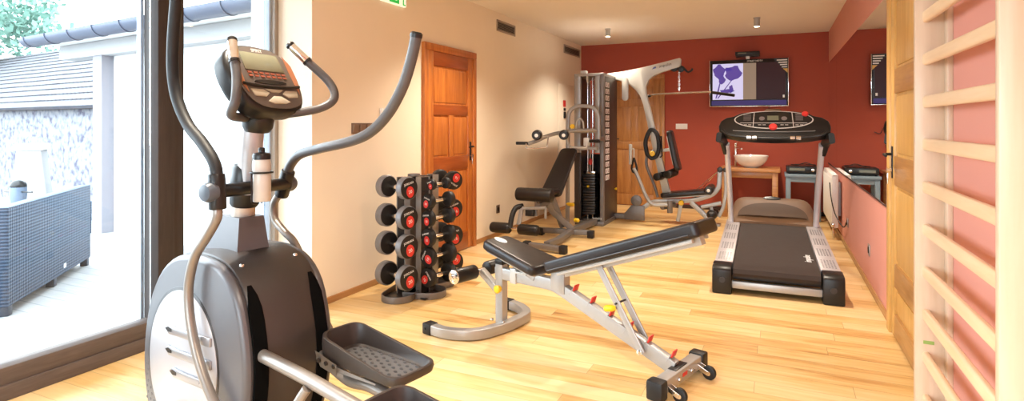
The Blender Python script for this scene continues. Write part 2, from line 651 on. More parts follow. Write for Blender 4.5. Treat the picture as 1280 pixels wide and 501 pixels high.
for x in (-3.2, -2.0, -.8, .3):
    b.lohi((x, YF - .14, .12), (x + .09, YF - .04, 2.37), .004)
b.build('window_frame', M_FRAMEW, w2)  # frame of the added glazing
for x in (-3.11, -1.91, -.71):
    B().lohi((x, YF - .095, .12), (x + 1.1, YF - .085, 2.37)).build('pane', M_GLASS, w2)  # pane of the added glazing


# ---- panelled doors
def door(name, label, plane, sgn, a0, a1, top, mats, layout, fw=.07, hinge_side=1, handle_z=1.05, key=True):
    """plane: ('X', value) or ('Y', value); sgn: direction out into the room; a0..a1 the outer frame"""
    ax, pv = plane
    P = (lambda a, d, z: (pv + sgn * d, a, z)) if ax == 'X' else (lambda a, d, z: (a, pv + sgn * d, z))
    r = sroot(name, P((a0 + a1) / 2, 0, 0), label)
    mw, mr = mats

    def bx(b, a_0, a_1, d0, d1, z0, z1, bev=.004):
        p, q = P(a_0, d0, z0), P(a_1, d1, z1)
        lo = tuple(min(x, y) for x, y in zip(p, q))
        hi = tuple(max(x, y) for x, y in zip(p, q))
        b.lohi(lo, hi, bev)
    b = B()
    bx(b, a0, a0 + fw, -.02, .034, 0, top - fw)
    bx(b, a1 - fw, a1, -.02, .034, 0, top - fw)
    bx(b, a0, a1, -.02, .035, top - fw, top)
    b.build('door_frame', mw, r)
    i0, i1 = a0 + fw, a1 - fw
    it = top - fw
    st = .105
    b = B()
    bx(b, i0, i1, -.04, .005, .01, it, 0)
    bx(b, i0 + .003, i0 + st, -.02, .022, .01, it)
    bx(b, i1 - st, i1 - .003, -.02, .022, .01, it)
    for (z0, z1, ncol) in layout:      # panels
        wds = (i1 - i0 - 2 * st - (ncol - 1) * .09) / ncol
        for c in range(ncol):
            p0 = i0 + st + c * (wds + .09)
            bx(b, p0 + .02, p0 + wds - .02, -.02, .014, z0 + .02, z1 - .02, .010)
            if c < ncol - 1:
                bx(b, p0 + wds, p0 + wds + .09, -.02, .021, z0, z1)
    leaf = b.build('door_leaf', mw, r)
    b = B()
    zs = [.01] + [z for l in layout for z in l[:2]] + [it]
    zs = sorted(zs)
    for k in range(0, len(zs), 2):
        bx(b, i0 + st, i1 - st, -.02, .0215, zs[k], zs[k + 1])
    b.build('rail', mr, leaf)
    ha = i1 - .055 if hinge_side < 0 else i0 + .055
    b = B()
    bx(b, ha - .018, ha + .018, .02, .028, handle_z - .11, handle_z + .09)
    dirn = -1 if hinge_side < 0 else 1
    b.tube([P(ha, .02, handle_z + .04), P(ha, .07, handle_z + .04), P(ha + dirn * .11, .075, handle_z + .035)], .009, fil=.02, n=10)
    b.build('door_handle', M_BLACK, r)
    if key:
        b = B()
        b.cyl(P(ha, .02, handle_z - .06), P(ha, .05, handle_z - .06), .012)
        b.cyl(P(ha, .05, handle_z - .06), P(ha, .055, handle_z - .06), .018)
        bx(b, ha - .008, ha + .008, .045, .052, handle_z - .15, handle_z - .07, .002)
        b.build('lock_with_key', M_CHROME, r)
    return r


door('door_1', 'brown varnished panel door in the cream wall', ('X', XL), 1, 4.577, 5.61, 2.105, (M_DOORW, M_DOORR),
     [(.18, .86, 2), (1.0, 1.42, 2), (1.52, 1.90, 1)], hinge_side=-1)
door('door_2', 'honey pine panel door in the red end wall', ('Y', YB), -1, -2.58, -1.62, 2.13, (M_DOORB, M_DOORB),
     [(.18, .92, 2), (1.04, 1.62, 2), (1.73, 1.95, 2)], hinge_side=1, key=False)
door('door_3', 'light pine panel door between mirror and wall bars', ('X', XR), -1, 3.30, 4.45, 2.28, (M_DOORY, M_DOORYR),
     [(.15, .32, 1), (.46, .95, 1), (1.13, 1.52, 1), (1.67, 2.10, 1)], fw=.085, hinge_side=-1, handle_z=1.10)

# ---- mirror
t = thing('wall_mirror', 'large frameless mirror panels on the right wall above the skirting height', 'mirror', (XR, 6.9, .77), world=True)
B().lohi((XR - .007, 4.47, .775), (XR - .001, 8.18, 2.2)).build('mirror_pane', M_MIRROR, t)
B().lohi((XR - .007, 8.186, .775), (XR - .001, YB - .004, 2.2)).build('mirror_pane', M_MIRROR, t)
B().lohi((XR - .010, 4.47, .765), (XR, YB, .776)).build('edge_strip', M_BROWNDK, t)


# ---- wall fittings
def vent(y0, y1, z0, z1, label):
    t = thing('air_vent', label, 'vent', (XL, (y0 + y1) / 2, z0), world=True, group='air vents high on the cream wall')
    b = B()
    f = .022
    for lo, hi in (((y0, z0), (y1, z0 + f)), ((y0, z1 - f), (y1, z1)), ((y0, z0), (y0 + f, z1)), ((y1 - f, z0), (y1, z1))):
        b.lohi((XL, lo[0], lo[1]), (XL + .012, hi[0], hi[1]), .002)
    b.build('frame', mat('grey_vent_frame', (.36, .30, .24), .5), t)
    B().lohi((XL - .0, y0 + .01, z0 + .01), (XL + .002, y1 - .01, z1 - .01)).build('backing', M_BLACK, t)
    n = 5
    for i in range(n):
        z = z0 + f + (z1 - z0 - 2 * f) * (i + .5) / n
        B().box((XL + .007, (y0 + y1) / 2, z), (.012, y1 - y0 - .03, .003), rot=(0, 35, 0)).build('slat', mat('grey_vent_slat', (.28, .24, .20), .5), t)


vent(6.17, 6.70, 2.44, 2.575, 'grey louvred air vent high on the cream wall, nearer the brown door')
vent(8.56, 9.35, 2.445, 2.58, 'grey louvred air vent high on the cream wall, beside the red end wall')

t = thing('exit_sign', 'green and white escape route sign high on the cream wall', 'sign', (XL, 4.1, 2.36), world=True)
B().lohi((XL, 3.95, 2.365), (XL + .03, 4.29, 2.53), .004).build('sign_body', M_SIGNW, t)
b = B()
b.lohi((XL + .03, 4.04, 2.375), (XL + .032, 4.075, 2.52)).lohi((XL + .03, 4.075, 2.375), (XL + .032, 4.18, 2.40))
b.lohi((XL + .03, 4.15, 2.40), (XL + .032, 4.18, 2.52)).lohi((XL + .03, 4.235, 2.375), (XL + .032, 4.275, 2.385)).lohi((XL + .03, 4.235, 2.375), (XL + .032, 4.25, 2.52))
b.prism([(4.09, 2.41), (4.115, 2.41), (4.14, 2.47), (4.12, 2.52), (4.09, 2.50)], (XL + .03, 0, 0), (0, 1, 0), (0, 0, 1), (.002, 0, 0))
b.build('running_figure_panel', M_GREEN, t)

t = thing('light_switch', 'brown metallic triple light switch on the cream wall behind the trainer handle', 'light switch', (XL, 3.73, 1.24), world=True)
B().lohi((XL, 3.59, 1.252), (XL + .008, 3.85, 1.338), .003).build('plate', mat('bronze_switch', (.22, .15, .11), .4, .5), t)
for i in range(3):
    B().box((XL + .011, 3.633 + i * .086, 1.295), (.008, .062, .062), .003, rot=(0, 4, 0)).build('rocker', mat('bronze_rocker', (.32, .23, .17), .3, .6), t)
t = thing('thermostat', 'small white thermostat on the cream wall above the triple switch', 'thermostat', (XL, 3.99, 1.40), world=True)
B().lohi((XL, 3.945, 1.37), (XL + .025, 4.03, 1.465), .006).build('case', M_WHITE_P, t)
B().cyl((XL + .025, 3.987, 1.418), (XL + .032, 3.987, 1.418), .022, .002).build('dial', M_WHITE_P, t)

t = thing('wall_socket', 'small brown socket low on the cream wall beside the brown door', 'socket', (XL, 6.21, .26), world=True)
B().lohi((XL, 6.165, .27), (XL + .008, 6.25, .365), .003).build('plate', mat('brown_socket', (.12, .08, .06), .4), t)
B().cyl((XL + .008, 6.207, .318), (XL + .011, 6.207, .318), .026).build('recess', M_BLACK, t)

for y, z, lb in ((7.02, .29, 'chrome socket low on the right wall, farther one with the cable plugged in'), (5.47, .31, 'chrome socket low on the right wall, nearer one')):
    t = thing('wall_socket', lb, 'socket', (XR, y, z), world=True, group='sockets on the right wall')
    B().lohi((XR - .008, y - .045, z - .045), (XR, y + .045, z + .045), .003).build('plate', mat('steel_socket', (.42, .36, .33), .35, .6), t)
    B().cyl((XR - .008, y, z), (XR - .012, y, z), .027).build('recess', M_BLACK, t)

t = thing('light_switch', 'white double light switch on the red end wall beside the honey pine door', 'light switch', (-1.36, YB, 1.25), world=True)
B().lohi((-1.45, YB - .008, 1.25), (-1.27, YB, 1.335), .003).build('plate', M_WHITE_P, t)
for x in (-1.405, -1.315):
    B().box((x, YB - .011, 1.2925), (.066, .008, .064), .003, rot=(4, 0, 0)).build('rocker', M_WHITE_P, t)

t = sroot('wall_hatch', (XL, 8.65, .9), 'cream painted service hatch in the cream wall beside the weight tower')  # service hatch on the wall face, no trim strip
B().lohi((XL, 8.30, .72), (XL + .012, 9.02, 1.95), .003).build('hatch_leaf', M_WALL, t)
B().lohi((XL + .012, 8.52, 1.42), (XL + .03, 8.60, 1.52), .004).lohi((XL + .012, 8.52, 1.54), (XL + .026, 8.60, 1.58), .004).build('lock', M_BLACK, t)
B().lohi((XL + .012, 8.50, 1.60), (XL + .016, 8.62, 1.70)).build('red_sticker', M_RED_P, t)

# ---- ceiling spots: two seen, the rest added out of view to brighten the room


def downlight(x, y, label, power):
    t = thing('ceiling_spotlight', label, 'ceiling light', (x, y, ZC), world=True, group='ceiling spotlights')
    B().lathe((x, y, ZC), (0, 0, -1), [(0, .042), (.012, .042), (.013, .034), (.10, .034), (.105, .038), (.11, .036)], 24).build('housing', M_SILVER, t)
    B().cyl((x, y, ZC - .108), (x, y, ZC - .114), .028).build('lamp', M_LAMP, t)
    l = bpy.data.lights.new('spot_lamp', 'SPOT')
    l.energy = power
    l.color = (1.0, .88, .72)
    l.spot_size = R(130)
    l.spot_blend = .8
    l.shadow_soft_size = .04
    o = bpy.data.objects.new('spot_lamp', l)
    C.objects.link(o)
    o.parent = t
    o.location = (0, 0, -.125)
    return t


FILL_SPOT_W = 120
downlight(-2.135, 7.90, 'small silver ceiling spotlight above the weight tower', 100)
downlight(-.218, 7.85, 'small silver ceiling spotlight above the treadmill', 110)
downlight(-2.135, 4.9, 'small silver ceiling spotlight near the cream wall, added outside the view as fill', FILL_SPOT_W)
downlight(-.218, 4.9, 'small silver ceiling spotlight over the open floor, added outside the view as fill', FILL_SPOT_W)
downlight(-2.135, 1.6, 'small silver ceiling spotlight over the cross trainer, added outside the view as fill', FILL_SPOT_W)
downlight(-.218, .6, 'small silver ceiling spotlight above the viewer, added outside the view as fill', FILL_SPOT_W)

# ---- radiator
t = thing('radiator', 'white panel radiator on the right wall behind the treadmill', 'radiator', (.62, 8.3, .13), world=True)
b = B().lohi((.585, 7.62, .13), (.655, 8.85, .735), .012)
b.build('panel', M_WHITE_P, t)
b = B()
for i in range(26):
    y = 7.66 + i * .046
    b.lohi((.579, y, .16), (.587, y + .024, .70), .003)
b.build('ribs', M_WHITE_P, t)
B().lohi((.59, 7.62, .735), (.65, 8.85, .745), .003).build('top_grille', M_WHITE_P, t)
for y in (7.8, 8.65):
    B().lohi((.65, y - .02, .25), (XR, y + .02, .65), .004).build('bracket', M_WHITE_P, t)
B().cyl((.60, 7.58, .17), (.60, 7.63, .17), .018, .003).tube([(.60, 7.60, .17), (.60, 7.60, .0)], .009, n=10).build('valve', M_CHROME, t)

# ------------------------------------------------------------------ the far end: television, basin, stool
t = thing('television', 'flat black television on the red end wall with a painted reflection of violet flowers', 'television', (-.38, YB, 1.6), world=True)
TY = YB - .09
B().lohi((-.922, TY, 1.60), (.16, TY + .045, 2.30), .008).build('casing', M_BLACK, t)
B().lohi((-.93, TY - .003, 1.594), (.168, TY + .02, 1.603), .002).lohi((-.93, TY - .003, 1.597), (-.922, TY + .02, 2.303), .002).lohi((.16, TY - .003, 1.597), (.168, TY + .02, 2.303), .002).build('bezel_edge', M_CHROME, t)
b = B()
x0, x1, z0, z1 = -.885, .125, 1.70, 2.245
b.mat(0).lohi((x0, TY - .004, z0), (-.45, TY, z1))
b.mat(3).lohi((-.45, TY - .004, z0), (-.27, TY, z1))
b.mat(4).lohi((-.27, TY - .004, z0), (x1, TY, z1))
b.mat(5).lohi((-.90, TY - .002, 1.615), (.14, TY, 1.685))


def blob(b, cx, cz, rx, rz, d=.0055, n=18, wob=.15, ph=0.):
    b.prism([(cx + rx * (1 + wob * math.sin(5 * a + ph)) * math.cos(a), cz + rz * (1 + wob * math.cos(4 * a + ph)) * math.sin(a)) for a in [2 * math.pi * i / n for i in range(n)]],
            (0, TY - d, 0), (1, 0, 0), (0, 0, 1), (0, d, 0))


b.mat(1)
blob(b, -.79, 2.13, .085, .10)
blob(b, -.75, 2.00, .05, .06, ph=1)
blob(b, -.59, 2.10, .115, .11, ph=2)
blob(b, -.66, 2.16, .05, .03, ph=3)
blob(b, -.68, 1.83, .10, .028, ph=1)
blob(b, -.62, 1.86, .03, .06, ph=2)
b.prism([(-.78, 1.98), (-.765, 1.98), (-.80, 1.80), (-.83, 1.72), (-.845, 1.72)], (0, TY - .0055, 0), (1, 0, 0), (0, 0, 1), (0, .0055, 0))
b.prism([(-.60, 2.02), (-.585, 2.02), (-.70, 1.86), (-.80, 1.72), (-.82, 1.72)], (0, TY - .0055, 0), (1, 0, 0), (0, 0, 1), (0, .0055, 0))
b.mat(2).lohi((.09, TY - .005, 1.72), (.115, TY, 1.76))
b.build('screen', [M_TVW, M_TVP, M_PRINTW, M_TVB, M_TVD, emis('tv_strip', (.03, .02, .09), .5)], t)  # screen reflections and lower strip drawn as glowing colour
b = B()
b.mat(0).prism([(-.04, 2.298), (.155, 2.298), (.155, 2.08)], (0, TY - .007, 0), (1, 0, 0), (0, 0, 1), (0, .003, 0))
b.mat(1)
for i in range(4):
    b.lohi((.01 + i * .022, TY - .0085, 2.262 - i * .034), (.148, TY - .006, 2.278 - i * .034))
b.mat(2).prism([(.09, 2.145), (.155, 2.145), (.155, 2.08)], (0, TY - .009, 0), (1, 0, 0), (0, 0, 1), (0, .003, 0))
b.build('corner_sticker', [M_BLACK, M_PRINTW, M_GOLD], t)
B().text('SMART HDTV', (-.29, TY - .001, 2.272), (1, 0, 0), (0, 0, 1), .036).build('lettering', M_PRINTW, t)
B().lohi((-.55, TY + .045, 1.8), (-.2, YB, 2.1), .005).build('wall_bracket', M_DARKST, t)
B().tube([(-.1, YB - .02, 1.62), (-.08, YB - .015, 1.45), (.0, YB - .015, 1.30), (.05, YB - .015, 1.20), (.12, YB - .015, 1.22)], .005, sm=6, n=8).build('power_lead', M_BLACK, t)

t = thing('set_top_box', 'small black set-top box on a bracket above the television', 'set-top box', (-.39, YB, 2.33), world=True)
B().lohi((-.555, YB - .22, 2.355), (-.22, YB - .04, 2.405), .006).build('case', M_BLACK, t)
B().lohi((-.55, YB - .20, 2.343), (-.225, YB, 2.353), .002).build('shelf_bracket', M_DARKST, t)
B().lohi((-.41, YB - .12, 2.305), (-.36, YB, 2.345), .003).build('mount', M_WHITE_P, t)
B().lohi((-.52, YB - .223, 2.37), (-.40, YB - .219, 2.39)).build('display', M_GLASSD, t)

t = thing('basin_table', 'brown wooden table under the white washbasin', 'table', (-.33, 9.1, 0), world=True)
B().lohi((-.74, 8.80, .655), (.055, YB - .01, .70), .006).build('table_top', M_BENCHW, t)
B().lohi((-.70, 8.84, .57), (.01, 8.87, .655), .004).build('apron', M_BENCHW, t)
for x in (-.71, -.05):
    for y in (8.83, 9.33):
        B().lohi((x, y, 0), (x + .075, y + .075, .655), .005).build('leg', M_BENCHW, t)
t = thing('washbasin', 'round white porcelain bowl basin on the wooden table', 'washbasin', (-.33, 9.08, .70), world=True)
B().lathe((-.33, 9.08, .70), (0, 0, 1), [(0, .09), (.012, .105), (.05, .17), (.11, .215), (.165, .235), (.175, .236), (.178, .228), (.165, .222), (.10, .19), (.05, .13), (.035, .03)], 40).build('bowl', M_PORC, t)
B().cyl((-.33, 9.08, .733), (-.33, 9.08, .745), .022, .003).build('drain', M_CHROME, t)
t = thing('basin_tap', 'tall chrome mixer tap standing beside the white basin', 'tap', (-.53, 9.30, .70), world=True)
B().cyl((-.55, 9.29, .70), (-.55, 9.29, 1.02), .02, .003).tube([(-.55, 9.29, .97), (-.50, 9.20, .985), (-.46, 9.14, .965)], .013, fil=.03).build('spout', M_CHROME, t)
B().cyl((-.55, 9.29, 1.02), (-.55, 9.29, 1.045), .022, .003).tube([(-.55, 9.29, 1.04), (-.52, 9.25, 1.07)], .006, n=8).build('lever', M_CHROME, t)

t = thing('stool', 'blue-grey wooden stool below the black receiver, right of the basin table', 'stool', (.33, 9.1, 0), world=True)
B().lohi((.11, 8.86, .60), (.57, 9.30, .64), .006).build('stool_top', M_BLUE, t)
B().lohi((.15, 8.885, .53), (.53, 8.905, .60), .003).build('apron', M_BLUE, t)
B().lohi((.15, 9.255, .53), (.53, 9.275, .60), .003).build('apron', M_BLUE, t)
for x in (.125, .495):
    for y in (8.875, 9.225):
        B().lohi((x, y, 0), (x + .06, y + .06, .60), .005).build('leg', M_BLUE, t)
t = thing('receiver', 'black hi-fi receiver lying on the blue-grey stool', 'receiver', (.33, 9.08, .64), world=True)
B().lohi((.13, 8.92, .652), (.53, 9.24, .745), .006).build('case', M_BLACK, t)
for x in (.16, .50):
    for y in (8.95, 9.20):
        B().cyl((x, y, .64), (x, y, .655), .015).build('foot', M_RUBBER, t)
B().cyl((.46, 8.92, .70), (.46, 8.905, .70), .022, .002).build('volume_knob', M_CHROME, t)
B().lohi((.17, 8.916, .685), (.36, 8.92, .72)).build('display', M_GLASSD, t)
tag(B().tube([(.20, 9.2, .752), (.28, 9.1, .757), (.38, 9.12, .785), (.47, 9.08, .760), (.50, 9.2, .755), (.36, 9.24, .757), (.24, 9.22, .753)], .006, sm=6, n=8)
    .build('coiled_cable', M_RUBBER), 'loop of black cable lying on the receiver', 'cable')
tag(B().tube([(.56, 7.55, .66), (.57, 7.50, .50), (.60, 7.40, .33), (.655, 7.2, .22), (.672, 7.08, .25), (.672, 7.02, .285)], .006, sm=8, n=8)
    .build('power_cord', M_RUBBER), 'black power cord hanging from the radiator to the farther socket', 'cord')

# ------------------------------------------------------------------ wall bars
t = thing('wall_bars', 'pale beech wall bars on the right wall at the right edge', 'wall bars', (.62, 2.56, 0), world=True)
XE = .562
B().lohi((XE, 3.08, 0), (XR, 3.115, ZC - .01), .003).build('upright', M_BEECH, t)
B().lohi((XE, 2.015, 0), (XR, 2.05, ZC - .01), .003).build('upright', M_BEECH, t)
B().lohi((XR - .022, 3.03, .1), (XR, 3.08, ZC - .1), .003).build('wall_batten', M_BEECH, t)
B().lohi((XR - .022, 2.05, .1), (XR, 2.10, ZC - .1), .003).build('wall_batten', M_BEECH, t)
RZ0 = 1.33 - (235 - 155) * 2.56 / 723
k = 0
for i in range(-5, 8):
    z = 1.052 + i * .188
    if .1 < z < ZC - .05:
        B().sweep([(.603, 2.05, z), (.603, 3.08, z)], [(x * .75, y * 1.0) for x, y in rrect(.036, .052, .012, 4)]).build('rung', M_BEECHY, t)
for z in (.30, 2.3):
    B().lohi((XR - .03, 2.10, z), (XR - .022, 2.13, z + .05), .002).build('wall_bracket', M_CHROME, t)
B().lohi((XE + .03, 3.0785, .36), (XE + .07, 3.0800, .375)).build('maker_label', mat('green_red_sticker', (.25, .35, .08), .5), t)

# ------------------------------------------------------------------ treadmill
t = thing('treadmill', 'large grey and black treadmill facing the television', 'treadmill', (0.0, 4.815, 0), 1.1)
PT = R(2.2)


def inc(y):
    return math.tan(PT) * y


def dk(x, y, z):
    return (x, y, z + inc(y))


for s_ in (-1, 1):
    B().prism([(0, .0), (.20, .0), (.20, .20), (.16, .222), (.03, .215), (0, .19)], (s_ * .315, 0, 0), (0, 1, 0), (0, 0, 1), (s_ * .145, 0, 0), .012).build('end_cap', M_BLACK, t)
    b = B().cyl((s_ * .385, .004, .11), (s_ * .385, -.004, .11), .022)
    b.build('adjuster_hole', M_DARKST, t)
    b = B()
    b.mat(0).prism([(.17, .06 + inc(.17)), (1.95, .06 + inc(1.95)), (1.95, .215 + inc(1.95)), (.17, .215 + inc(.17))], (s_ * .312, 0, 0), (0, 1, 0), (0, 0, 1), (s_ * .14, 0, 0), .008)
    b.mat(1)
    for g0 in (.24, .62, 1.02, 1.42):
        for i in range(8):
            for j in range(5):
                x, y = s_ * (.34 + j * .021), g0 + i * .032
                b.cyl((x, y, .2145 + inc(y)), (x, y, .2165 + inc(y)), .0065, n=8)
    b.build('side_rail', [mat('treadmill_rail_silver', (.50, .47, .49), .38, .4), M_PERF], t)
b = B().box(dk(0, 1.0, .13), (.62, 1.85, .05), .004, rot=Euler((PT, 0, 0)).to_matrix())
b.build('deck', M_DARKST, t)
b = B()
path = [(0, 1.85, .205), (0, .07, .205), (0, .035, .195), (0, .02, .165), (0, .035, .14), (0, .07, .13), (0, 1.85, .13)]
b.mat(0).sweep([dk(*p) for p in path], [(-.305, -.002), (.305, -.002), (.305, .002), (-.305, .002)], up=(0, 0, 1))
b.mat(1).text('impulse', dk(.245, .50, .2085), (0, 1, .0384), (-1, 0, 0), .075, shear=.2)
b.build('running_belt', [M_BELT, M_PRINTW], t)
B().lohi((-.315, .03, .045), (.315, .075, .100), .005).build('rear_crossbar', M_SILVER, t)
# motor cover
b = B()
NX, NY = 28, 14
vs = []
for j in range(NY + 1):
    v = j / NY
    y = 1.78 + .62 * v
    hz = .30 + .21 * math.sin(min(1, v * 1.35) * math.pi / 2) - (.12 * max(0, v - .75) / .25)
    for i in range(NX + 1):
        u = -1 + 2 * i / NX
        w_ = .460 - .02 * v
        edge = (1 - abs(u) ** 9)
        yy = y + .05 * (1 - u * u) * (1 - v)
        vs.append((u * w_, yy, .05 + (hz - .05) * (edge ** .5) if edge > 0 else .05))
fs = [(j * (NX + 1) + i, j * (NX + 1) + i + 1, (j + 1) * (NX + 1) + i + 1, (j + 1) * (NX + 1) + i) for j in range(NY) for i in range(NX)]
base = len(vs)
for j in (0, NY):
    for i in range(NX + 1):
        p = vs[j * (NX + 1) + i]
        vs.append((p[0], p[1], .03))
for i in range(NX):
    fs.append((i, i + 1, base + i + 1, base + i))
    q = NY * (NX + 1)
    fs.append((q + i + 1, q + i, base + NX + 1 + i, base + NX + 2 + i))
b.add(vs, fs)
mc = b.build('motor_cover', M_BRONZE, t)


def coverz(x, y):
    v = (y - 1.78) / .62
    hz = .30 + .21 * math.sin(min(1, max(0, v) * 1.35) * math.pi / 2) - (.12 * max(0, v - .75) / .25)
    return hz


b = B()
vs, fs = [], []
n = 24
rows = 6
for j in range(rows + 1):
    for i in range(n + 1):
        a = math.pi * i / n
        k_ = j / rows
        x = .34 * math.cos(a) * k_
        y = 1.86 + .20 * math.sin(a) * k_
        e = 1 - abs(x / .455) ** 9
        vs.append((x, y, .05 + (coverz(x, y) - .05) * e ** .5 + .004))
fs = [(j * (n + 1) + i, j * (n + 1) + i + 1, (j + 1) * (n + 1) + i + 1, (j + 1) * (n + 1) + i) for j in range(rows) for i in range(n)]
b.add(vs, fs).build('vent_inset', mat('dark_brown_plastic', (.080, .042, .022), .65, spec=.3), mc)
b = B()
b.lathe((0, 2.18, coverz(0, 2.18) + .0), V((0, -.18, 1)), [(0, .0), (.006, .09), (.008, .085)], 28)
for v_ in b.v:
    v_.y = 2.18 + (v_.y - 2.18) * .35
b.build('badge', M_BLACK, mc)
# uprights
for s_ in (-1, 1):
    B().rt([(s_ * .405, 1.86, .06), (s_ * .405, 1.80, .40), (s_ * .425, 1.42, 1.13)], .052, .085, up=(0, 1, 0), fil=.2, r=.02).build('upright', mat('upright_silver', (.58, .57, .62), .35, .35), t)
    B().rt([(s_ * .43, 1.47, 1.05), (s_ * .46, 1.38, 1.18), (s_ * .49, 1.22, 1.20)], .05, .10, up=(0, 0, 1), fil=.06, r=.02).build('side_arm', M_BLACK, t)
# console: a tilted shield
o = V((0, 1.36, 1.30))
ax, ay = V((1, 0, 0)), V((0, math.cos(R(48)), math.sin(R(48))))
az = ax.cross(ay)
outl = [(-.50, .02), (-.485, .085), (-.43, .135), (-.36, .155), (-.31, .19), (-.20, .215), (0, .225), (.20, .215), (.31, .19), (.36, .155), (.43, .135), (.485, .085), (.50, .02),
        (.49, -.05), (.44, -.10), (.30, -.135), (.15, -.15), (0, -.155), (-.15, -.15), (-.30, -.135), (-.44, -.10), (-.49, -.05)]
con = B().prism(outl, o, ax, ay, -az * .075, .02, 3).build('console', M_BLACK, t)
b = B()
b.mat(0)
ec = V((0, .095))
el = lambda rx, ry, k_=0.: [(rx * math.cos(2 * math.pi * i / 40), ec.y + ry * math.sin(2 * math.pi * i / 40)) for i in range(40)]
b.mat(1).prism(el(.355, .118), o + az * .000, ax, ay, az * .004)
b.mat(0).prism(el(.345, .109), o + az * .001, ax, ay, az * .0045)
b.mat(1)
for x in (-.17, .17):
    b.prism([(x - .003 + math.copysign(.01, x), 0.0), (x + .003 + math.copysign(.01, x), 0.0), (x + .003, .19), (x - .003, .19)], o + az * .002, ax, ay, az * .005)
b.prism([(-.30, .052), (.30, .052), (.30, .047), (-.30, .047)], o + az * .002, ax, ay, az * .005)
for x in (-.25, -.21, -.12, -.08, .08, .12, .21, .25):
    b.prism([(x - .014, .022), (x + .014, .022), (x + .014, .028), (x - .014, .028)], o + az * .002, ax, ay, az * .005)
for i in range(6):
    b.mat(3).prism([(.20, .085 + i * .016), (.265, .085 + i * .016), (.265, .092 + i * .016), (.20, .092 + i * .016)], o + az * .002, ax, ay, az * .0045)
    b.prism([(-.27, .085 + i * .014), (-.20, .085 + i * .014), (-.20, .090 + i * .014), (-.27, .090 + i * .014)], o + az * .002, ax, ay, az * .0045)
b.mat(2).prism([(-.05, .085), (.05, .085), (.05, .145), (-.05, .145)], o + az * .002, ax, ay, az * .006)
b.mat(3)
for x in (-.10, .10):
    b.prism([(x + .026 * math.cos(a), .11 + .026 * math.sin(a)) for a in [i * math.pi / 8 for i in range(16)]], o + az * .002, ax, ay, az * .0045)
b.build('display_panel', [M_BLACK, mat('pale_outline', (.55, .50, .48), .5), M_GLASSD, mat('dim_print', (.16, .13, .13), .5)], con)
for (x, y, r_) in ((0, -.002, .038), (.285, .165, .030)):
    B().lathe(o + ax * x + ay * y, az, [(0, r_), (.012, r_), (.022, r_ * .8), (.025, r_ * .4)], 20).build('stop_button', M_RED_P, con)
B().tube([o + ax * x + ay * y + az * .004 for x, y in ((-.36, -.045), (-.34, -.052), (-.15, -.062), (0, -.065), (.15, -.062), (.34, -.052), (.36, -.045))], .004, sm=4, n=8).build('tray_lip', M_GREY, con)
hb = B().tube([o + ax * x + ay * y + az * .02 for x, y in ((-.46, -.07), (-.40, -.12), (-.2, -.152), (0, -.16), (.2, -.152), (.40, -.12), (.46, -.07))], .017, sm=6).build('front_handle', M_BLACK, t)
for xs in ((-.235, -.195), (-.185, -.145), (.145, .185), (.195, .235)):
    b = B().tube([o + ax * x + ay * (-.158 + .02 * abs(x) * abs(x) * 4) + az * .02 for x in (xs[0], (xs[0] + xs[1]) / 2, xs[1])], .0205)
    b.build('pulse_grip', M_CHROME, hb)
B().prism([(-.36, .19), (.36, .19), (.30, .235), (.18, .26), (-.18, .26), (-.30, .235)], o - az * .05, ax, ay, -az * .04, .01).build('book_rest', M_BLACK, t)
B().prism([(-.09, .235), (.09, .235), (.06, .275), (-.06, .275)], o - az * .03, ax, ay, -az * .015, .004).build('fan_grille', M_BRONZE, t)

# ------------------------------------------------------------------ dumbbells and their rack


def dumbbell(name, r_, th, L, rim, capc, label, group):
    t = thing(name, label, 'dumbbell', (0, 0, -5), 0, group)
    b = B()
    b.lathe((-L / 2, 0, 0), (1, 0, 0), [(0, .013), (L * .15, .013), (L * .3, .0155), (L * .5, .017), (L * .7, .0155), (L * .85, .013), (L, .013)], 16)
    b.build('handle', M_CHROME, t)
    for s_ in (-1, 1):
        b = B()
        x0 = s_ * L / 2
        b.mat(0).lathe((x0, 0, 0), (s_, 0, 0), [(0, r_ * .80), (.004, r_ * .93), (.010, r_), (th - .012, r_), (th - .004, r_ * .96)], 32)
        b.mat(1).lathe((x0 + s_ * (th - .006), 0, 0), (s_, 0, 0), [(0, r_ * .96), (.004, r_ * .93), (.006, r_ * .85)], 32)
        b.lathe((x0 - s_ * .002, 0, 0), (s_, 0, 0), [(0, r_ * .3), (.0, r_ * .80), (.004, r_ * .90)], 32)
        hd = b.build('head', [rim, M_RUBBER], t)
        b = B()
        fx = x0 + s_ * (th + .0005)
        ey, ez = V((0, s_, 0)), V((0, 0, 1))
        el_ = [(r_ * .42 * math.cos(a), -r_ * .32 + r_ * .50 * math.sin(a)) for a in [2 * math.pi * i / 24 for i in range(24)]]
        b.mat(0).prism(el_, (fx - s_ * .002, 0, 0), ey, ez, (s_ * .003, 0, 0))
        num = random.choice(['10', '12', '16', '18', '20'])
        b.mat(1).text(capc, (fx + s_ * .002, 0, -r_ * .32), ey, ez, r_ * .42, depth=.0004)
        b.mat(1).text('JORDAN', (fx + s_ * .0005, 0, r_ * .42), ey, ez, r_ * .27, depth=.0006)
        b.build('badge', [M_RED_P, M_PRINTW], hd)
    return t


dl = dumbbell('dumbbell', .080, .066, .165, M_LITRIM, '20', '', 'dumbbells with window sheen painted into their rims on the left column of the rack')
dm = dumbbell('dumbbell', .060, .052, .16, M_RUBBER, '10', '', 'black dumbbells on the middle column of the rack')
dr = dumbbell('dumbbell', .076, .062, .15, M_RUBBER, '16', '', 'black dumbbells on the right column of the rack')
used = set()


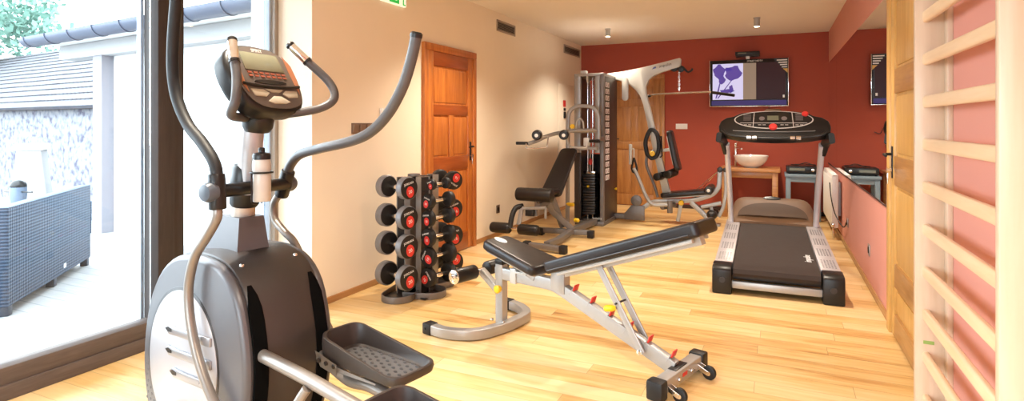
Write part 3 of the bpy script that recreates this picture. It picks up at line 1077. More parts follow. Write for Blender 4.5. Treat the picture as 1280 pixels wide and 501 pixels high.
def put(src, loc, rotz, tilt, s_, label):
    o_ = src if src.name not in used else copy_tree(src)
    used.add(src.name)
    o_.location = loc
    o_.rotation_euler = (R(tilt), 0, R(rotz))
    o_.scale = (s_ if s_ < .9 else 1.0, s_, s_)
    o_['label'] = label
    return o_


A0, B0, C0 = V((-2.60, 3.60, 0)), V((-2.375, 3.84, 0)), V((-2.50, 4.16, 0))
order = ['topmost', 'second from the top', 'third from the top', 'lowest']
for i, z in enumerate((.856, .637, .424, .193)):
    put(dl, (A0.x, A0.y, z), -14, 12, (1.06, 1.10, 1.13, 1.15)[i], 'dumbbell with window sheen painted into its grey rims on the left column of the rack, ' + order[i])
order6 = ['topmost and smallest', 'second from the top', 'third from the top', 'fourth from the top', 'fifth from the top', 'lowest']
for i, z in enumerate((.868, .742, .612, .47, .32, .165)):
    put(dm, (B0.x, B0.y, z), -104, (20, -15, 8, 15, 60, -50)[i], (.72, .98, 1.02, 1.12, 1.24, 1.22)[i], 'black dumbbell with end facing the viewer in the middle rack column, ' + order6[i])
for i, z in enumerate((.87, .64, .42, .20)):
    put(dr, (C0.x, C0.y, z), -28, (150, 15, 10, 150)[i], (1.0, 1.02, 1.08, 1.12)[i], 'black dumbbell on the right rear column of the rack, ' + order[i])

t = thing('dumbbell_rack', 'dark steel three-column dumbbell tower in front of the brown door', 'rack', (-2.62, 3.88, 0), world=True)


def lobe(c, d, L, w_):
    """curved steel strap on the floor around one column foot"""
    d = V(d).normalized()
    s = V((-d.y, d.x, 0))
    pts = []
    for i in range(17):
        a = R(-90 + 180 * i / 16)
        pts.append(c + d * (L - w_ + w_ * math.cos(a)) + s * w_ * math.sin(a))
    pts = [c + s * -w_] + pts + [c + s * w_]
    return [p + V((0, 0, .026)) for p in pts]


ctr = V((-2.66, 3.92, 0))
for (cc, dd, rot) in ((A0, V((.20, -.96, 0)), -14), (B0, V((.97, .24, 0)), -104), (C0, V((.47, .88, 0)), -28)):
    back = -V((dd.x, dd.y, 0)).normalized()
    pc = cc + back * .13
    B().sweep(lobe(pc + back * .12, -back, .34 if rot == -14 else .30, .12), rrect(.010, .050, .003)).build('base_strap', M_GREY, t)
    B().box(pc + V((0, 0, .46)) + back * .0, (.085, .045, .92), .006, rot=(0, 0, rot)).build('column', M_DARKST, t)
    for k_ in (-1, 1):
        B().box(pc + V((math.cos(R(rot)), math.sin(R(rot)), 0)) * .045 * k_ + V((0, 0, .46)), (.006, .055, .92), .001, rot=(0, 0, rot)).build('column_edge', M_SILVER, t)
    B().box(pc + V((0, 0, .012)), (.20, .26, .012), .004, rot=(0, 0, rot)).build('foot_plate', M_DARKST, t)
    zz = (.856, .637, .424, .193) if rot == -14 else ((.868, .742, .612, .47, .32, .165) if rot == -104 else (.87, .64, .42, .20))
    ccs = V((cc.x, cc.y, 0))
    tv = V((math.cos(R(rot)), math.sin(R(rot)), 0))
    for z in zz:
        for k_ in (-1, 1):
            st_ = pc + tv * .034 * k_ + V((0, 0, z - .055)) - back * .02
            e_ = ccs + tv * .034 * k_ + V((0, 0, z - .017)) - back * .012
            m_ = ccs + tv * .034 * k_ + V((0, 0, z - .020))
            B().rt([st_, m_, e_ + V((0, 0, .02))], .010, .005, up=(0, 0, 1), fil=.01, r=.001).build('cradle', M_DARKST, t)
B().cyl(ctr + V((0, 0, .0)), ctr + V((0, 0, .93)), .05, .004).build('mast', M_GREY, t)
for cc in (A0 + V((-.02, .13, 0)), B0 + V((-.13, 0, 0)), C0 + V((-.06, -.12, 0))):
    for z in (.03, .90):
        B().rt([ctr + V((0, 0, z)), V((cc.x, cc.y, z))], .05, .03).build('tie_bar', M_DARKST, t)

# ------------------------------------------------------------------ adjustable bench (front, middle)
t = thing('adjustable_bench', 'silver adjustable weight bench with black pads in the middle of the floor', 'weight bench', (-.45, 3.03, 0), 163)
# local: x along the bench towards the seat end, y towards the viewer
B().rt([(0, .22, .065), (0, -.22, .065)], .065, .065).build('rear_foot', M_SILVER, t)
for y in (.235, -.235):
    B().box((0, y, .06), (.085, .07, .095), .012).build('foot_cap', M_RUBBER, t)
for y in (.17, -.17):
    w_ = B().cyl((-.088, y - .012, .036), (-.088, y + .012, .036), .036, .006).build('transport_wheel', M_RUBBER, t)
    B().cyl((-.088, y - .016, .036), (-.088, y + .016, .036), .012).rt([(-.03, y + .018, .06), (-.088, y + .018, .036)], .006, .025).rt([(-.03, y - .018, .06), (-.088, y - .018, .036)], .006, .025).build('wheel_fork', M_CHROME, w_)
B().box((.006, .0, .099), (.045, .13, .004), .001).build('warning_label', M_BLACK, t)
for y in (.07, -.07):
    B().cyl((-.032, y, .065), (-.042, y, .065), .010, .002, 8).build('bolt', M_CHROME, t)
B().mat(0).box((-.034, 0, .07), (.002, .05, .018)).build('red_logo', M_RED_P, t)
sp_ = B().rt([(.02, 0, .085), (.73, 0, .352), (.80, 0, .372), (1.26, 0, .365)], .05, .075, fil=.10).build('main_beam', M_SILVER, t)
for i, (u, z) in enumerate(((.655, .335), (.535, .290), (.412, .243), (.295, .199), (.178, .155), (.045, .112))):
    b = B().mat(0).rt([(u + .015, 0, z + .0), (u - .012, 0, z + .04)], .052, .006).mat(1).box((u - .020, 0, z + .045), (.006, .046, .036), .001, rot=(0, -18, 0))
    b.build('height_notch', [M_SILVER, M_RED_P], t)
# hinge block + seat beam bracket
B().prism([(.70, .33), (.80, .34), (.80, .46), (.76, .50), (.70, .46)], (0, .032, 0), (1, 0, 0), (0, 0, 1), (0, -.064, 0), .006).build('hinge_block', M_SILVER, t)
B().box((1.10, 0, .37), (.05, .065, .095), .004).box((1.03, .03, .40), (.09, .02, .014), .003).build('seat_slider', M_WHITEM, t)
# post
B().rt([(1.225, 0, .03), (1.225, 0, .43)], .055, .062, up=(1, 0, 0)).build('front_post', M_SILVER, t)
B().box((1.225, 0, .44), (.066, .06, .035), .006).build('post_cap', M_RUBBER, t)
for z in (.10, .16, .21, .36):
    B().cyl((1.257, .012, z), (1.259, .012, z), .006, n=10).build('pin_hole', M_PERF, t)
b = B().lathe((1.205, .030, .275), (0, 1, 0), [(0, .010), (.012, .012), (.014, .022), (.038, .026), (.046, .018)], 20)
b.build('yellow_knob', M_YEL, t)
for x in (1.175, 1.275):
    B().cyl((x, .028, .06), (x, .045, .06), .010, .002, 8).build('bolt', M_CHROME, t)
# U foot
B().rt([(1.50, .36, .036), (1.36, .355, .036), (1.20, .25, .036), (1.165, .0, .036), (1.20, -.25, .036), (1.36, -.33, .036), (1.46, -.335, .036)], .060, .060, fil=.14).build('curved_foot', M_SILVER, t)
for p in ((1.51, .36), (1.47, -.335)):
    B().box((p[0], p[1], .036), (.075, .072, .070), .008).cyl((p[0] + .01, p[1] + .036, .036), (p[0] + .01, p[1] + .042, .036), .010, n=10).build('foot_cap', M_RUBBER, t)
# ankle roller
B().rt([(1.24, 0, .24), (1.40, 0, .345)], .04, .05).build('roller_arm', M_SILVER, t)
B().tube([(1.415, -.27, .352), (1.415, .27, .352)], .014).build('roller_axle', M_CHROME, t)
for s_ in (-1, 1):
    r_ = B().cyl((1.415, s_ * .055, .352), (1.415, s_ * .245, .352), .047, .010).build('foam_roller', M_FOAM, t)
    B().lathe((1.415, s_ * .240, .352), (0, s_, 0), [(0, .046), (.008, .044), (.012, .030), (.013, .028), (.009, .024), (.010, .0)], 24).build('end_plug', M_CHROME, r_)


def pad(pts, w_, th, o, ax, az, mats, name, parent, bev=.022):
    """upholstered pad: outline (along, across) in the plane o,ax,(0,1,0), thickness th along az"""
    o, ax, az = V(o), V(ax).normalized(), V(az).normalized()
    return B().prism(pts, o, ax, V((0, 1, 0)), az * th, bev, 4).build(name, mats, parent)


def padout(L, w0, w1, r_=.05, n=5):
    """rounded outline, w0 wide at 0 and w1 wide at L"""
    cs = [(0, -w0 / 2), (L, -w1 / 2), (L, w1 / 2), (0, w0 / 2)]
    out = []
    for i in range(4):
        p, a, c_ = V(cs[i]), V(cs[i - 1]), V(cs[(i + 1) % 4])
        s, e = p + (a - p).normalized() * r_, p + (c_ - p).normalized() * r_
        for j in range(n + 1):
            q = j / n
            v_ = s * (1 - q) ** 2 + p * 2 * q * (1 - q) + e * q * q
            out.append((v_.x, v_.y))
    return out


# seat pad: from the hinge to the raised nose
sa = math.atan2(.575 - .465, .48)
ax = V((math.cos(sa), 0, math.sin(sa)))
az = V((-math.sin(sa), 0, math.cos(sa)))
pad(padout(.47, .30, .24), 0, .062, V((.845, 0, .425)), ax, az, M_VINYL, 'seat_pad', t)
B().prism(padout(.43, .25, .20, .04), V((.865, 0, .42)), ax, V((0, 1, 0)), az * .012, .002).rt([(.93, 0, .385), (1.16, 0, .475)], .06, .035).build('seat_plate', M_SILVER, t)
B().prism([(.05 * math.cos(a) - .0, .03 * math.sin(a)) for a in [i * math.pi / 8 for i in range(16)]], V((.845, 0, .425)) + ax * .41 + az * .0605, ax, V((0, 1, 0)), az * .003).build('pad_logo', M_PRINTW, t)
# back pad
bx0, bz0, bx1, bz1 = .765, .455, -.165, .795
L = math.hypot(bx1 - bx0, bz1 - bz0)
ax = V((bx1 - bx0, 0, bz1 - bz0)).normalized()
az = V((ax.z, 0, -ax.x))
az = az if az.z > 0 else -az
pad(padout(L, .27, .25, .035), 0, .074, V((bx0, 0, bz0)), ax, az, M_VINYL, 'back_pad', t, .016)
b = B()
for y in (.137, ):
    b.tube([V((bx0, y, bz0)) + ax * .03 + az * .020, V((bx0, y - .006, bz0)) + ax * (L - .05) + az * .020], .0045, n=8)
b.build('piping', M_DARKST, t)
B().rt([V((bx0, 0, bz0)) - az * .022 + ax * .01, V((bx0, 0, bz0)) - az * .022 + ax * (L - .05)], .05, .045, up=az).rt(
    [V((bx0, .085, bz0)) - az * .012 + ax * .06, V((bx0, .085, bz0)) - az * .012 + ax * (L - .06)], .025, .022, up=az).rt(
    [V((bx0, -.085, bz0)) - az * .012 + ax * .06, V((bx0, -.085, bz0)) - az * .012 + ax * (L - .06)], .025, .022, up=az).build('back_pad_frame', M_WHITEM, t)
for y in (.045, -.045):
    B().rt([(.455, y, .548), (.185, y, .128)], .012, .042, up=(1, 0, 0)).build('support_strut', M_SILVER, t)
B().cyl((.19, .055, .135), (.19, -.055, .135), .010, n=12).cyl((.19, .055, .135), (.19, .066, .135), .016, .003, 10).build('strut_pin', M_CHROME, t)
B().tube([(.335, .06, .36), (.335, -.06, .36)], .006, n=10).build('cross_pin', M_DARKST, t)
B().lathe((.34, .050, .335), V((.8, .5, -.1)), [(0, .012), (.012, .015), (.02, .018), (.055, .017), (.064, .010)], 18).build('yellow_lever', M_YEL, t)

# ------------------------------------------------------------------ multi-gym at the far left and centre
t = thing('multi_gym', 'grey multi-station gym with weight tower, leg bench and lat pulldown', 'multi gym', (-2.2, 7.7, 0), world=True)
# weight tower
tx0, tx1, ty0, ty1, tz = -2.45, -2.045, 7.36, 8.06, 1.98
B().lohi((tx1 - .018, ty0 + .06, .05), (tx1, ty1, tz - .02), .004).build('side_shroud', mat('dark_shroud', (.055, .045, .042), .4, .3), t)
B().lohi((tx0, ty0 + .06, .05), (tx0 + .018, ty1, tz - .02), .004).build('side_shroud', M_GREY, t)
B().lohi((tx0, ty1 - .02, .05), (tx1, ty1, .9), .004).build('rear_shroud', mat('dark_shroud', (.055, .045, .042), .4, .3), t)
b = B()
b.rt([(tx1 - .025, ty0 + .03, .02), (tx1 - .025, ty0 + .03, tz)], .05, .06, up=(0, 1, 0))
b.build('front_post', M_GREY, t)
b = B().sweep([(tx0 + .045, ty0 + .03, .95), (tx0 + .045, ty0 + .03, tz)], rrect(.10, .05, .022), up=(0, 1, 0))
b.build('front_post', M_GYM, t)
B().lohi((tx0, ty0 + .01, .05), (tx0 + .09, ty0 + .05, .95), .006).build('lower_front_panel', mat('dark_shroud', (.055, .045, .042), .4, .3), t)
B().sweep([(tx1 - .095, ty0 + .05, .95), (tx1 - .095, ty0 + .05, tz)], rrect(.085, .04, .018), up=(0, 1, 0)).build('inner_cover', M_GYM, t)
B().lohi((tx0, ty0, tz - .02), (tx1, ty1, tz + .02), .008).build('top_frame', M_GYM, t)
B().lohi((tx0 + .02, ty0 - .03, 0), (tx1 + .01, ty1, .055), .008).build('base_frame', M_GREY, t)
B().lohi((tx0 + .08, ty0 + .02, tz + .02), (tx0 + .16, ty0 + .10, tz + .06), .008).cyl((tx0 + .17, ty0 + .05, tz - .05), (tx0 + .19, ty0 + .05, tz - .05), .06, .005).build('top_pulley', M_WHITEM, t)
for x in (-2.315, -2.245):
    B().cyl((x, ty0 + .18, .05), (x, ty0 + .18, tz - .02), .011, n=12).build('guide_rod', M_CHROME, t)
for i in range(15):
    z = .12 + i * .036
    b = B().lohi((-2.365, ty0 + .11, z), (-2.195, ty0 + .26, z + .031), .004)
    b.build('weight_plate', M_DARKST, t)
B().lohi((-2.36, ty0 + .12, .662), (-2.20, ty0 + .25, .70), .004).cyl((-2.28, ty0 + .18, .70), (-2.28, ty0 + .18, 1.9), .005, n=8).build('lifting_head', M_CHROME, t)
B().lathe((-2.28, ty0 + .11, .50), (0, -1, 0), [(0, .005), (.02, .005), (.022, .014), (.04, .014)], 12).build('weight_pin', M_YEL, t)
B().lathe((-2.28, ty0 + .18, .78), (0, 0, 1), [(0, .01), (.02, .026), (.05, .026), (.09, .012)], 14).build('cable_stop', M_RED_P, t)
B().lathe((tx1 - .0, ty0 + .55, .43), (1, 0, 0), [(0, .008), (.015, .008), (.016, .018), (.034, .018)], 14).build('weight_pin', M_YEL, t)
b = B()
for r_ in range(15):
    for c_ in range(2):
        y, z = ty0 + .09 + c_ * .10, 1.885 - r_ * .088
        b.mat(0).lohi((tx1, y, z - .066), (tx1 + .002, y + .082, z))
        b.mat(1)
        b.tube([(tx1 + .003, y + .025, z - .058), (tx1 + .003, y + .04, z - .035), (tx1 + .003, y + .055, z - .015)], .004, n=6)
        b.tube([(tx1 + .003, y + .040, z - .036), (tx1 + .003, y + .062, z - .05)], .003, n=6)
b.build('exercise_chart', [mat('chart_white', (.85, .83, .85), .5), mat('chart_figure', (.25, .12, .16), .5)], t)
# arch tube in front
b = B().rt([(-2.46, 7.12, .06), (-2.45, 7.12, 1.56), (-2.045, 7.12, 1.56), (-2.045, 7.12, 1.14)], .05, .045, up=(0, 1, 0), fil=.17, r=.012)
b.build('arch_tube', M_GYM, t)
B().rt([(-2.46, 7.12, 1.24), (-2.05, 7.12, 1.24)], .05, .05).rt([(-2.25, 7.12, 1.02), (-2.25, 7.36, 1.02)], .05, .05).rt([(-2.40, 7.12, 1.02), (-2.06, 7.12, 1.02)], .04, .04).build('cross_member', M_GYM, t)
B().rt([(-2.05, 7.12, 1.14), (-2.06, 7.36, 1.14)], .05, .05).build('arch_stay', M_GREY, t)
B().lathe((-2.37, 7.09, 1.30), (0, -1, 0), [(0, .012), (.02, .012), (.022, .03), (.05, .03)], 16).build('yellow_knob', M_YEL, t)
B().tube([(-2.34, 7.12, 1.27), (-2.33, 7.12, 1.36), (-2.29, 7.12, 1.40), (-2.25, 7.12, 1.36), (-2.24, 7.12, 1.27)], .012, sm=5, n=10).build('lever', M_WHITEM, t)
# press arm with two rollers
pa = B().tube([(-2.06, 7.08, 1.25), (-2.30, 6.92, 1.245), (-2.52, 6.70, 1.20), (-2.68, 6.58, 1.12), (-2.76, 6.52, 1.09)], .024, sm=6).build('press_arm', M_GYM, t)
B().tube([(-2.74, 6.53, 1.095), (-2.91, 6.50, 1.095)], .019).build('handle_grip', M_FOAM, pa)
B().tube([(-2.55, 6.66, 1.19), (-2.55, 6.62, 1.04), (-2.78, 6.50, 1.03), (-2.78, 6.51, 1.09)], .009, fil=.03, n=10).build('handle_bracket', M_CHROME, pa)
B().tube([(-2.36, 6.86, 1.22), (-2.36, 6.84, 1.10), (-2.31, 6.78, 1.05), (-2.07, 6.70, 1.04), (-2.07, 6.72, 1.12)], .012, fil=.05, n=12).build('handle_bracket', M_WHITEM, pa)
B().tube([(-2.07, 6.75, 1.125), (-1.92, 6.72, 1.125)], .020).build('handle_grip', M_FOAM, pa)
B().box((-2.085, 6.75, 1.115), (.07, .05, .10), .006).build('handle_clamp', M_WHITEM, pa)
for c in (V((-2.60, 6.42, 1.20)), V((-2.345, 6.66, 1.20))):
    d = V((.28, -.95, -.05)).normalized()
    r_ = B().lathe(c - d * .10, d, [(0, .045), (.01, .055), (.05, .060), (.15, .060), (.19, .055), (.20, .045)], 28).build('foam_roller', M_FOAM, pa)
    B().lathe(c + d * .098, d, [(0, .022), (.006, .022), (.009, .016)], 18).build('end_cap', M_WHITE_P, r_)
    B().tube([c - d * .10, c - d * .20], .012, n=10).build('roller_pin', M_CHROME, r_)
# bench station
bp0, bp1 = V((-2.44, 6.42, .50)), V((-2.40, 7.02, 1.03))
axd = (bp1 - bp0).normalized()
sx = V((1, 0, 0))
nrm = sx.cross(axd)
B().prism([(x, y) for y, x in padout(.80, .27, .22, .06)], bp0, sx, axd, -nrm * .055, .02, 4).build('backrest', M_VINYL, t)
B().rt([V((-2.42, 6.50, .47)), V((-2.40, 7.05, .96))], .05, .045).build('backrest_frame', M_GREY, t)
B().prism(padout(.38, .24, .28, .05), V((-2.44, 6.06, .515)), (0, 1, 0), (1, 0, 0), (0, 0, .055), .02, 4).build('seat_pad', M_VINYL, t)
B().lathe((-2.69, 6.02, .535), (1, 0, 0), [(0, .055), (.012, .072), (.04, .076), (.40, .076), (.428, .072), (.44, .055)], 28).build('thigh_roll', M_FOAM, t)
B().rt([(-2.42, 6.00, .42), (-2.42, 6.45, .42)], .05, .05).rt([(-2.42, 6.45, .45), (-2.32, 6.55, .10)], .05, .07).rt([(-2.45, 6.02, .50), (-2.45, 6.02, .30)], .03, .03, up=(0, 1, 0)).build('seat_frame', M_GREY, t)
B().lohi((-2.56, 5.96, .30), (-2.46, 6.04, .37), .006).build('rubber_block', M_RUBBER, t)
B().rt([(-2.60, 6.0, .375), (-2.33, 6.0, .40)], .05, .03).rt([(-2.33, 6.0, .40), (-2.33, 6.0, .28)], .03, .012, up=(0, 1, 0)).build('tubular_bracket', M_GYM, t)
b = B().tube([(-2.62, 6.04, .40), (-2.68, 5.98, .38), (-2.70, 5.92, .30), (-2.70, 5.86, .17)], .030, sm=6)
b.build('leg_lever', M_RUBBER, t)
B().rt([(-2.62, 6.02, .40), (-2.63, 5.94, .20)], .02, .05, up=(1, 0, 0)).build('lever_plate', M_GYM, t)
for x0_, x1_ in ((-2.94, -2.70), (-2.60, -2.36)):
    B().lathe((x0_, 5.87, .165), (1, 0, 0), [(0, .045), (.01, .055), (.03, .060), (x1_ - x0_ - .03, .060), (x1_ - x0_ - .01, .055), (x1_ - x0_, .045)], 26).build('leg_roller', M_FOAM, t)
B().tube([(-2.72, 5.87, .165), (-2.58, 5.87, .165)], .012, n=10).build('roller_axle', M_CHROME, t)
hub = V((-2.19, 6.50, .075))
B().rt([(-2.56, 6.47, .06), (-2.19, 6.50, .06), (-1.98, 6.52, .06)], .06, .06).rt([hub, (-2.17, 5.98, .06), (-2.20, 5.70, .06)], .065, .06).rt([hub, (-2.15, 7.34, .06)], .065, .07).rt([hub + V((0, 0, .02)), (-2.40, 6.40, .30), (-2.42, 6.30, .42)], .06, .07).build('floor_frame', M_GREY, t)
B().rt([(-2.40, 5.66, .05), (-1.99, 5.60, .05)], .07, .055).build('front_floor_bar', M_GREY, t)
for p in ((-2.57, 6.47), (-1.965, 6.52), (-2.41, 5.66), (-1.98, 5.60)):
    B().box((p[0], p[1], .045), (.075, .085, .085), .010).cyl((p[0], p[1] - .042, .045), (p[0], p[1] - .048, .045), .011, n=10).build('rubber_foot', M_RUBBER, t)
B().lathe((-2.46, 7.09, .30), (1, -.4, 0), [(0, .010), (.02, .010), (.022, .022), (.11, .022), (.12, .014)], 14).build('yellow_knob', M_YEL, t)
B().lathe((-2.25, 6.75, .16), (1, -.4, 0), [(0, .010), (.02, .010), (.022, .026), (.07, .024), (.08, .014)], 14).build('yellow_knob', M_YEL, t)
B().text('impulse', (-2.12, 7.325, .10), (1, 0, 0), (0, 0, 1), .04).build('maker_plate', M_PRINTW, t)

# lat pulldown arm: one continuous bent box section
Yc = 8.0
arm = [(-2.20, 2.035), (-1.95, 2.06), (-1.708, 2.10), (-1.40, 2.165), (-1.172, 2.215), (-1.155, 2.20), (-1.160, 2.105), (-1.19, 2.09), (-1.40, 2.035), (-1.52, 1.985), (-1.585, 1.93), (-1.622, 1.84), (-1.615, 1.74),
       (-1.577, 1.60), (-1.285, .36), (-1.385, .33), (-1.66, 1.60), (-1.705, 1.72), (-1.765, 1.80), (-1.86, 1.885), (-2.0, 1.94), (-2.20, 1.975)]
la = B().prism(arm, (0, Yc + .035, 0), (1, 0, 0), (0, 0, 1), (0, -.07, 0), .008).build('pulldown_frame', M_WHITEM, t)
b = B().mat(0).text('impulse', (-1.36, Yc - .0365, 2.125), (1, 0, .2), (-.2, 0, 1), .055)
b.mat(1).prism([(-1.54, 2.075), (-1.48, 2.09), (-1.49, 2.115), (-1.52, 2.10)], (0, Yc - .036, 0), (1, 0, 0), (0, 0, 1), (0, -.001, 0))
b.build('arm_lettering', [M_DARKST, M_PRINTB], la)
B().cyl((-1.25, Yc - .03, 2.09), (-1.25, Yc + .03, 2.09), .055, .006).cyl((-1.16, Yc - .02, 2.07), (-1.16, Yc + .02, 2.07), .045, .006).tube([(-1.14, Yc, 2.10), (-1.08, Yc, 2.03), (-1.03, Yc, 2.04), (-1.01, Yc, 2.07)], .014, sm=5, n=10).build('arm_pulley', M_BLACK, la)
B().prism([(.045 * math.cos(a), .12 + .045 * math.sin(a) if math.sin(a) > 0 else -.12 + .045 * math.sin(a)) for a in [2 * math.pi * i / 24 for i in range(24)]],
          (-1.895, 7.93, 1.815), (1, 0, 0), (0, 0, 1), (0, -.02, 0), .006).build('oval_guard', M_WHITEM, t)
b = B()
for i in range(11):
    z = 2.04 - i * .026
    pts = [(.010 * math.cos(a), .019 * math.sin(a)) for a in [2 * math.pi * j / 10 for j in range(10)]]
    axc = V((1, 0, 0)) if i % 2 else V((0, 1, 0))
    b.sweep([V((-1.183, Yc, z)) + axc * x + V((0, 0, 1)) * y for x, y in pts], circ(.0035, 6), up=(axc.y, axc.x, 0), closed=True)
b.build('chain', M_CHROME, t)
# the bar: right end nearer to the viewer
bd = V((.93, -.36, 0)).normalized()
bc = V((-1.183, Yc, 1.745))
lb = B().tube([bc - bd * .56 + V((0, 0, -.035)), bc - bd * .34 + V((0, 0, .0)), bc, bc + bd * .42, bc + bd * .72 + V((0, 0, -.05))], .013, fil=.06).build('pulldown_bar', M_CHROME, t)
B().tube([bc - bd * .60 + V((0, 0, -.042)), bc - bd * .44 + V((0, 0, -.018))], .019).build('bar_grip', M_FOAM, lb)
B().tube([bc + bd * .46 + V((0, 0, -.007)), bc + bd * .76 + V((0, 0, -.057))], .019).build('bar_grip', M_FOAM, lb)

# seated station
B().prism([(.0, .03), (.0, -.03), (0.03, -.03)], (0, 0, 0), (1, 0, 0), (0, 0, 1), (0, .01, 0)) if False else None
B().rt([(tx1 - .03, Yc - .06, .055), (-1.64, Yc - .06, .055)], .07, .07).build('base_tube', M_GREY, t)
B().prism([(-1.90, .02), (-1.62, .02), (-1.62, .22), (-1.80, .22), (-1.90, .10)], (0, Yc - .11, 0), (1, 0, 0), (0, 0, 1), (0, -.014, 0), .004).build('gusset_plate', M_GREY, t)
B().cyl((-1.735, Yc - .13, .285), (-1.735, Yc - .08, .285), .075, .01).cyl((-1.735, Yc - .135, .285), (-1.735, Yc - .13, .285), .02).build('base_pulley', M_GREY, t)
B().rt([(-1.66, Yc - .05, .18), (-1.54, Yc - .03, .27), (-1.30, Yc, .29), (-1.0, Yc, .31), (-.76, Yc, .40), (-.675, Yc, .50), (-.665, Yc, .74)], .055, .06, fil=.16).build('seat_beam', M_SILVER, t)
B().rt([(-1.03, Yc, .29), (-.735, Yc, .02)], .055, .065, up=(1, 0, 0)).box((-.72, Yc, .012), (.12, .16, .022), .004).build('front_leg', M_SILVER, t)
B().rt([(-1.14, Yc - .05, .33), (-1.195, Yc - .05, .03)], .012, .05, up=(1, 0, 0)).build('adjuster_strip', M_WHITEM, t)
B().lathe((-1.145, Yc - .055, .285), (0, -1, 0), [(0, .012), (.012, .012), (.014, .034), (.04, .036), (.05, .025)], 18).build('yellow_knob', M_YEL, t)
sb0 = V((-1.41, Yc, .335))
axs = V((.66, 0, .085)).normalized()
azs = V((-axs.z, 0, axs.x))
B().prism(padout(.65, .27, .24, .05), sb0, axs, (0, 1, 0), azs * .065, .022, 4).build('seat_pad', M_VINYL, t)
B().prism(padout(.62, .20, .18, .03), sb0 - azs * .014 + axs * .02, axs, (0, 1, 0), azs * .014, .002).build('seat_plate', M_WHITEM, t)
kr = B().lathe((-.79, Yc - .20, .475), (0, 1, 0), [(0, .04), (.01, .052), (.03, .056), (.37, .056), (.39, .052), (.40, .04)], 24).build('knee_roller', M_FOAM, t)
B().lathe((-.79, Yc - .199, .475), (0, -1, 0), [(0, .022), (.006, .02), (.008, .012)], 16).build('end_cap', M_WHITE_P, kr)
B().rt([(-.60, Yc, .72), (-.585, Yc, .50), (-.62, Yc, .25), (-.68, Yc, .12)], .05, .045, up=(1, 0, 0), fil=.12).build('leg_lever', M_SILVER, t)
B().cyl((-.665, Yc - .035, .735), (-.665, Yc + .035, .735), .035, .004).cyl((-.60, Yc - .035, .735), (-.60, Yc + .035, .735), .03, .004).lohi((-.70, Yc - .03, .72), (-.57, Yc + .03, .75), .004).build('lever_pivot', M_DARKST, t)
B().rt([(-.90, Yc, .235), (-.65, Yc, .30)], .05, .05).rt([(-.78, Yc, .26), (-.76, Yc, .17)], .04, .02, up=(0, 1, 0)).build('lower_arm', M_SILVER, t)
B().ell((-.755, Yc - .10, .155), .068, .10, .06).ell((-.755, Yc + .10, .155), .068, .10, .06).build('ankle_roller', M_FOAM, t)
for dy in (0, .03):
    B().tube([(-.67, Yc - .03 + dy, .735), (-1.0 + dy * 2, Yc - .03 + dy, .42)], .004, n=8).build('cable', M_CHROME, t)
B().lohi((-1.02, Yc - .03, .36), (-.96, Yc + .03, .40), .004).build('cable_anchor', M_DARKST, t)
# backrest
pb0, pb1 = V((-1.225, Yc, .70)), V((-1.345, Yc, 1.235))
axb = (pb1 - pb0).normalized()
nb = V((axb.z, 0, -axb.x))
bk = B().prism([(x, y) for y, x in padout(.55, .26, .22, .05)], pb0, (0, 1, 0), axb, nb * .07, .022, 4).build('back_pad', M_VINYL, t)
B().prism([(x, y) for y, x in padout(.40, .16, .14, .03)], pb0 + axb * .08 - nb * .012, (0, 1, 0), axb, nb * .014, .002).build('pad_plate', M_WHITEM, bk)
B().rt([(-1.54, Yc, .955), (-1.30, Yc, .985)], .03, .045).build('pad_bracket', M_WHITEM, t)
for z in (.86, .90, .94, 1.0, 1.04, 1.08):
    pass
B().tube([(-1.43, Yc - .05, 1.15), (-1.41, Yc - .05, 1.17), (-1.40, Yc - .05, .90), (-1.43, Yc - .05, .88)], .010, n=8).build('ratchet', M_DARKST, t)
B().cyl((-1.45, Yc - .20, .625), (-1.40, Yc + .05, .625), .052, .012).cyl((-1.31, Yc - .16, .655), (-1.25, Yc + .10, .68), .055, .012).cyl((-1.42, Yc - .05, .635), (-1.25, Yc - .05, .675), .045, .01).build('thigh_pad', M_FOAM, t)
# strap loop + hook on the frame
B().sweep(smooth([(-1.60, Yc - .06, .92), (-1.62, Yc - .06, 1.08), (-1.57, Yc - .06, 1.23), (-1.52, Yc - .06, 1.25), (-1.46, Yc - .06, 1.18), (-1.44, Yc - .06, 1.02), (-1.47, Yc - .06, .90), (-1.53, Yc - .06, .86)], 6),
          rrect(.05, .07, .010), up=(0, 1, 0), closed=True).build('ankle_strap', M_RUBBER, t)
B().lathe((-1.52, Yc - .06, .93), (0, -1, 0), [(0, .02), (.02, .035), (.05, .036), (.06, .028)], 18).build('yellow_knob', M_YEL, t)
# press arms (round, low pivot)
pr_ = B().tube([(-1.73, 7.72, .74), (-1.66, 7.70, .60), (-1.56, 7.70, .37), (-1.47, 7.70, .27), (-1.27, 7.72, .275)], .024, sm=6).build('press_arm', M_SILVER, t)
B().tube([(-1.62, Yc + .02, .90), (-1.62, Yc + .02, .75), (-1.52, Yc + .02, .50), (-1.47, Yc + .02, .33)], .020, sm=6).build('press_arm', M_GREY, t)
B().cyl((-1.775, 7.72, .79), (-1.775, 7.72, 1.06), .022, .004).tube([(-1.775, 7.72, 1.0), (-1.73, 7.72, 1.0), (-1.73, 7.72, .86)], .010, fil=.02, n=8).build('press_handle', M_WHITEM, pr_)
B().tube([(-1.73, 7.72, .88), (-1.765, 7.72, .74), (-1.74, 7.72, .68), (-1.69, 7.72, .69), (-1.69, 7.72, .75), (-1.73, 7.72, .88)], .014, fil=.03, n=8).build('strap', M_RUBBER, pr_)
B().cyl((-1.26, 7.72, .17), (-1.26, 7.72, .33), .035, .004).cyl((-1.36, 7.72, .24), (-1.24, 7.95, .25), .035, .004).build('press_pivot', M_GREY, t)

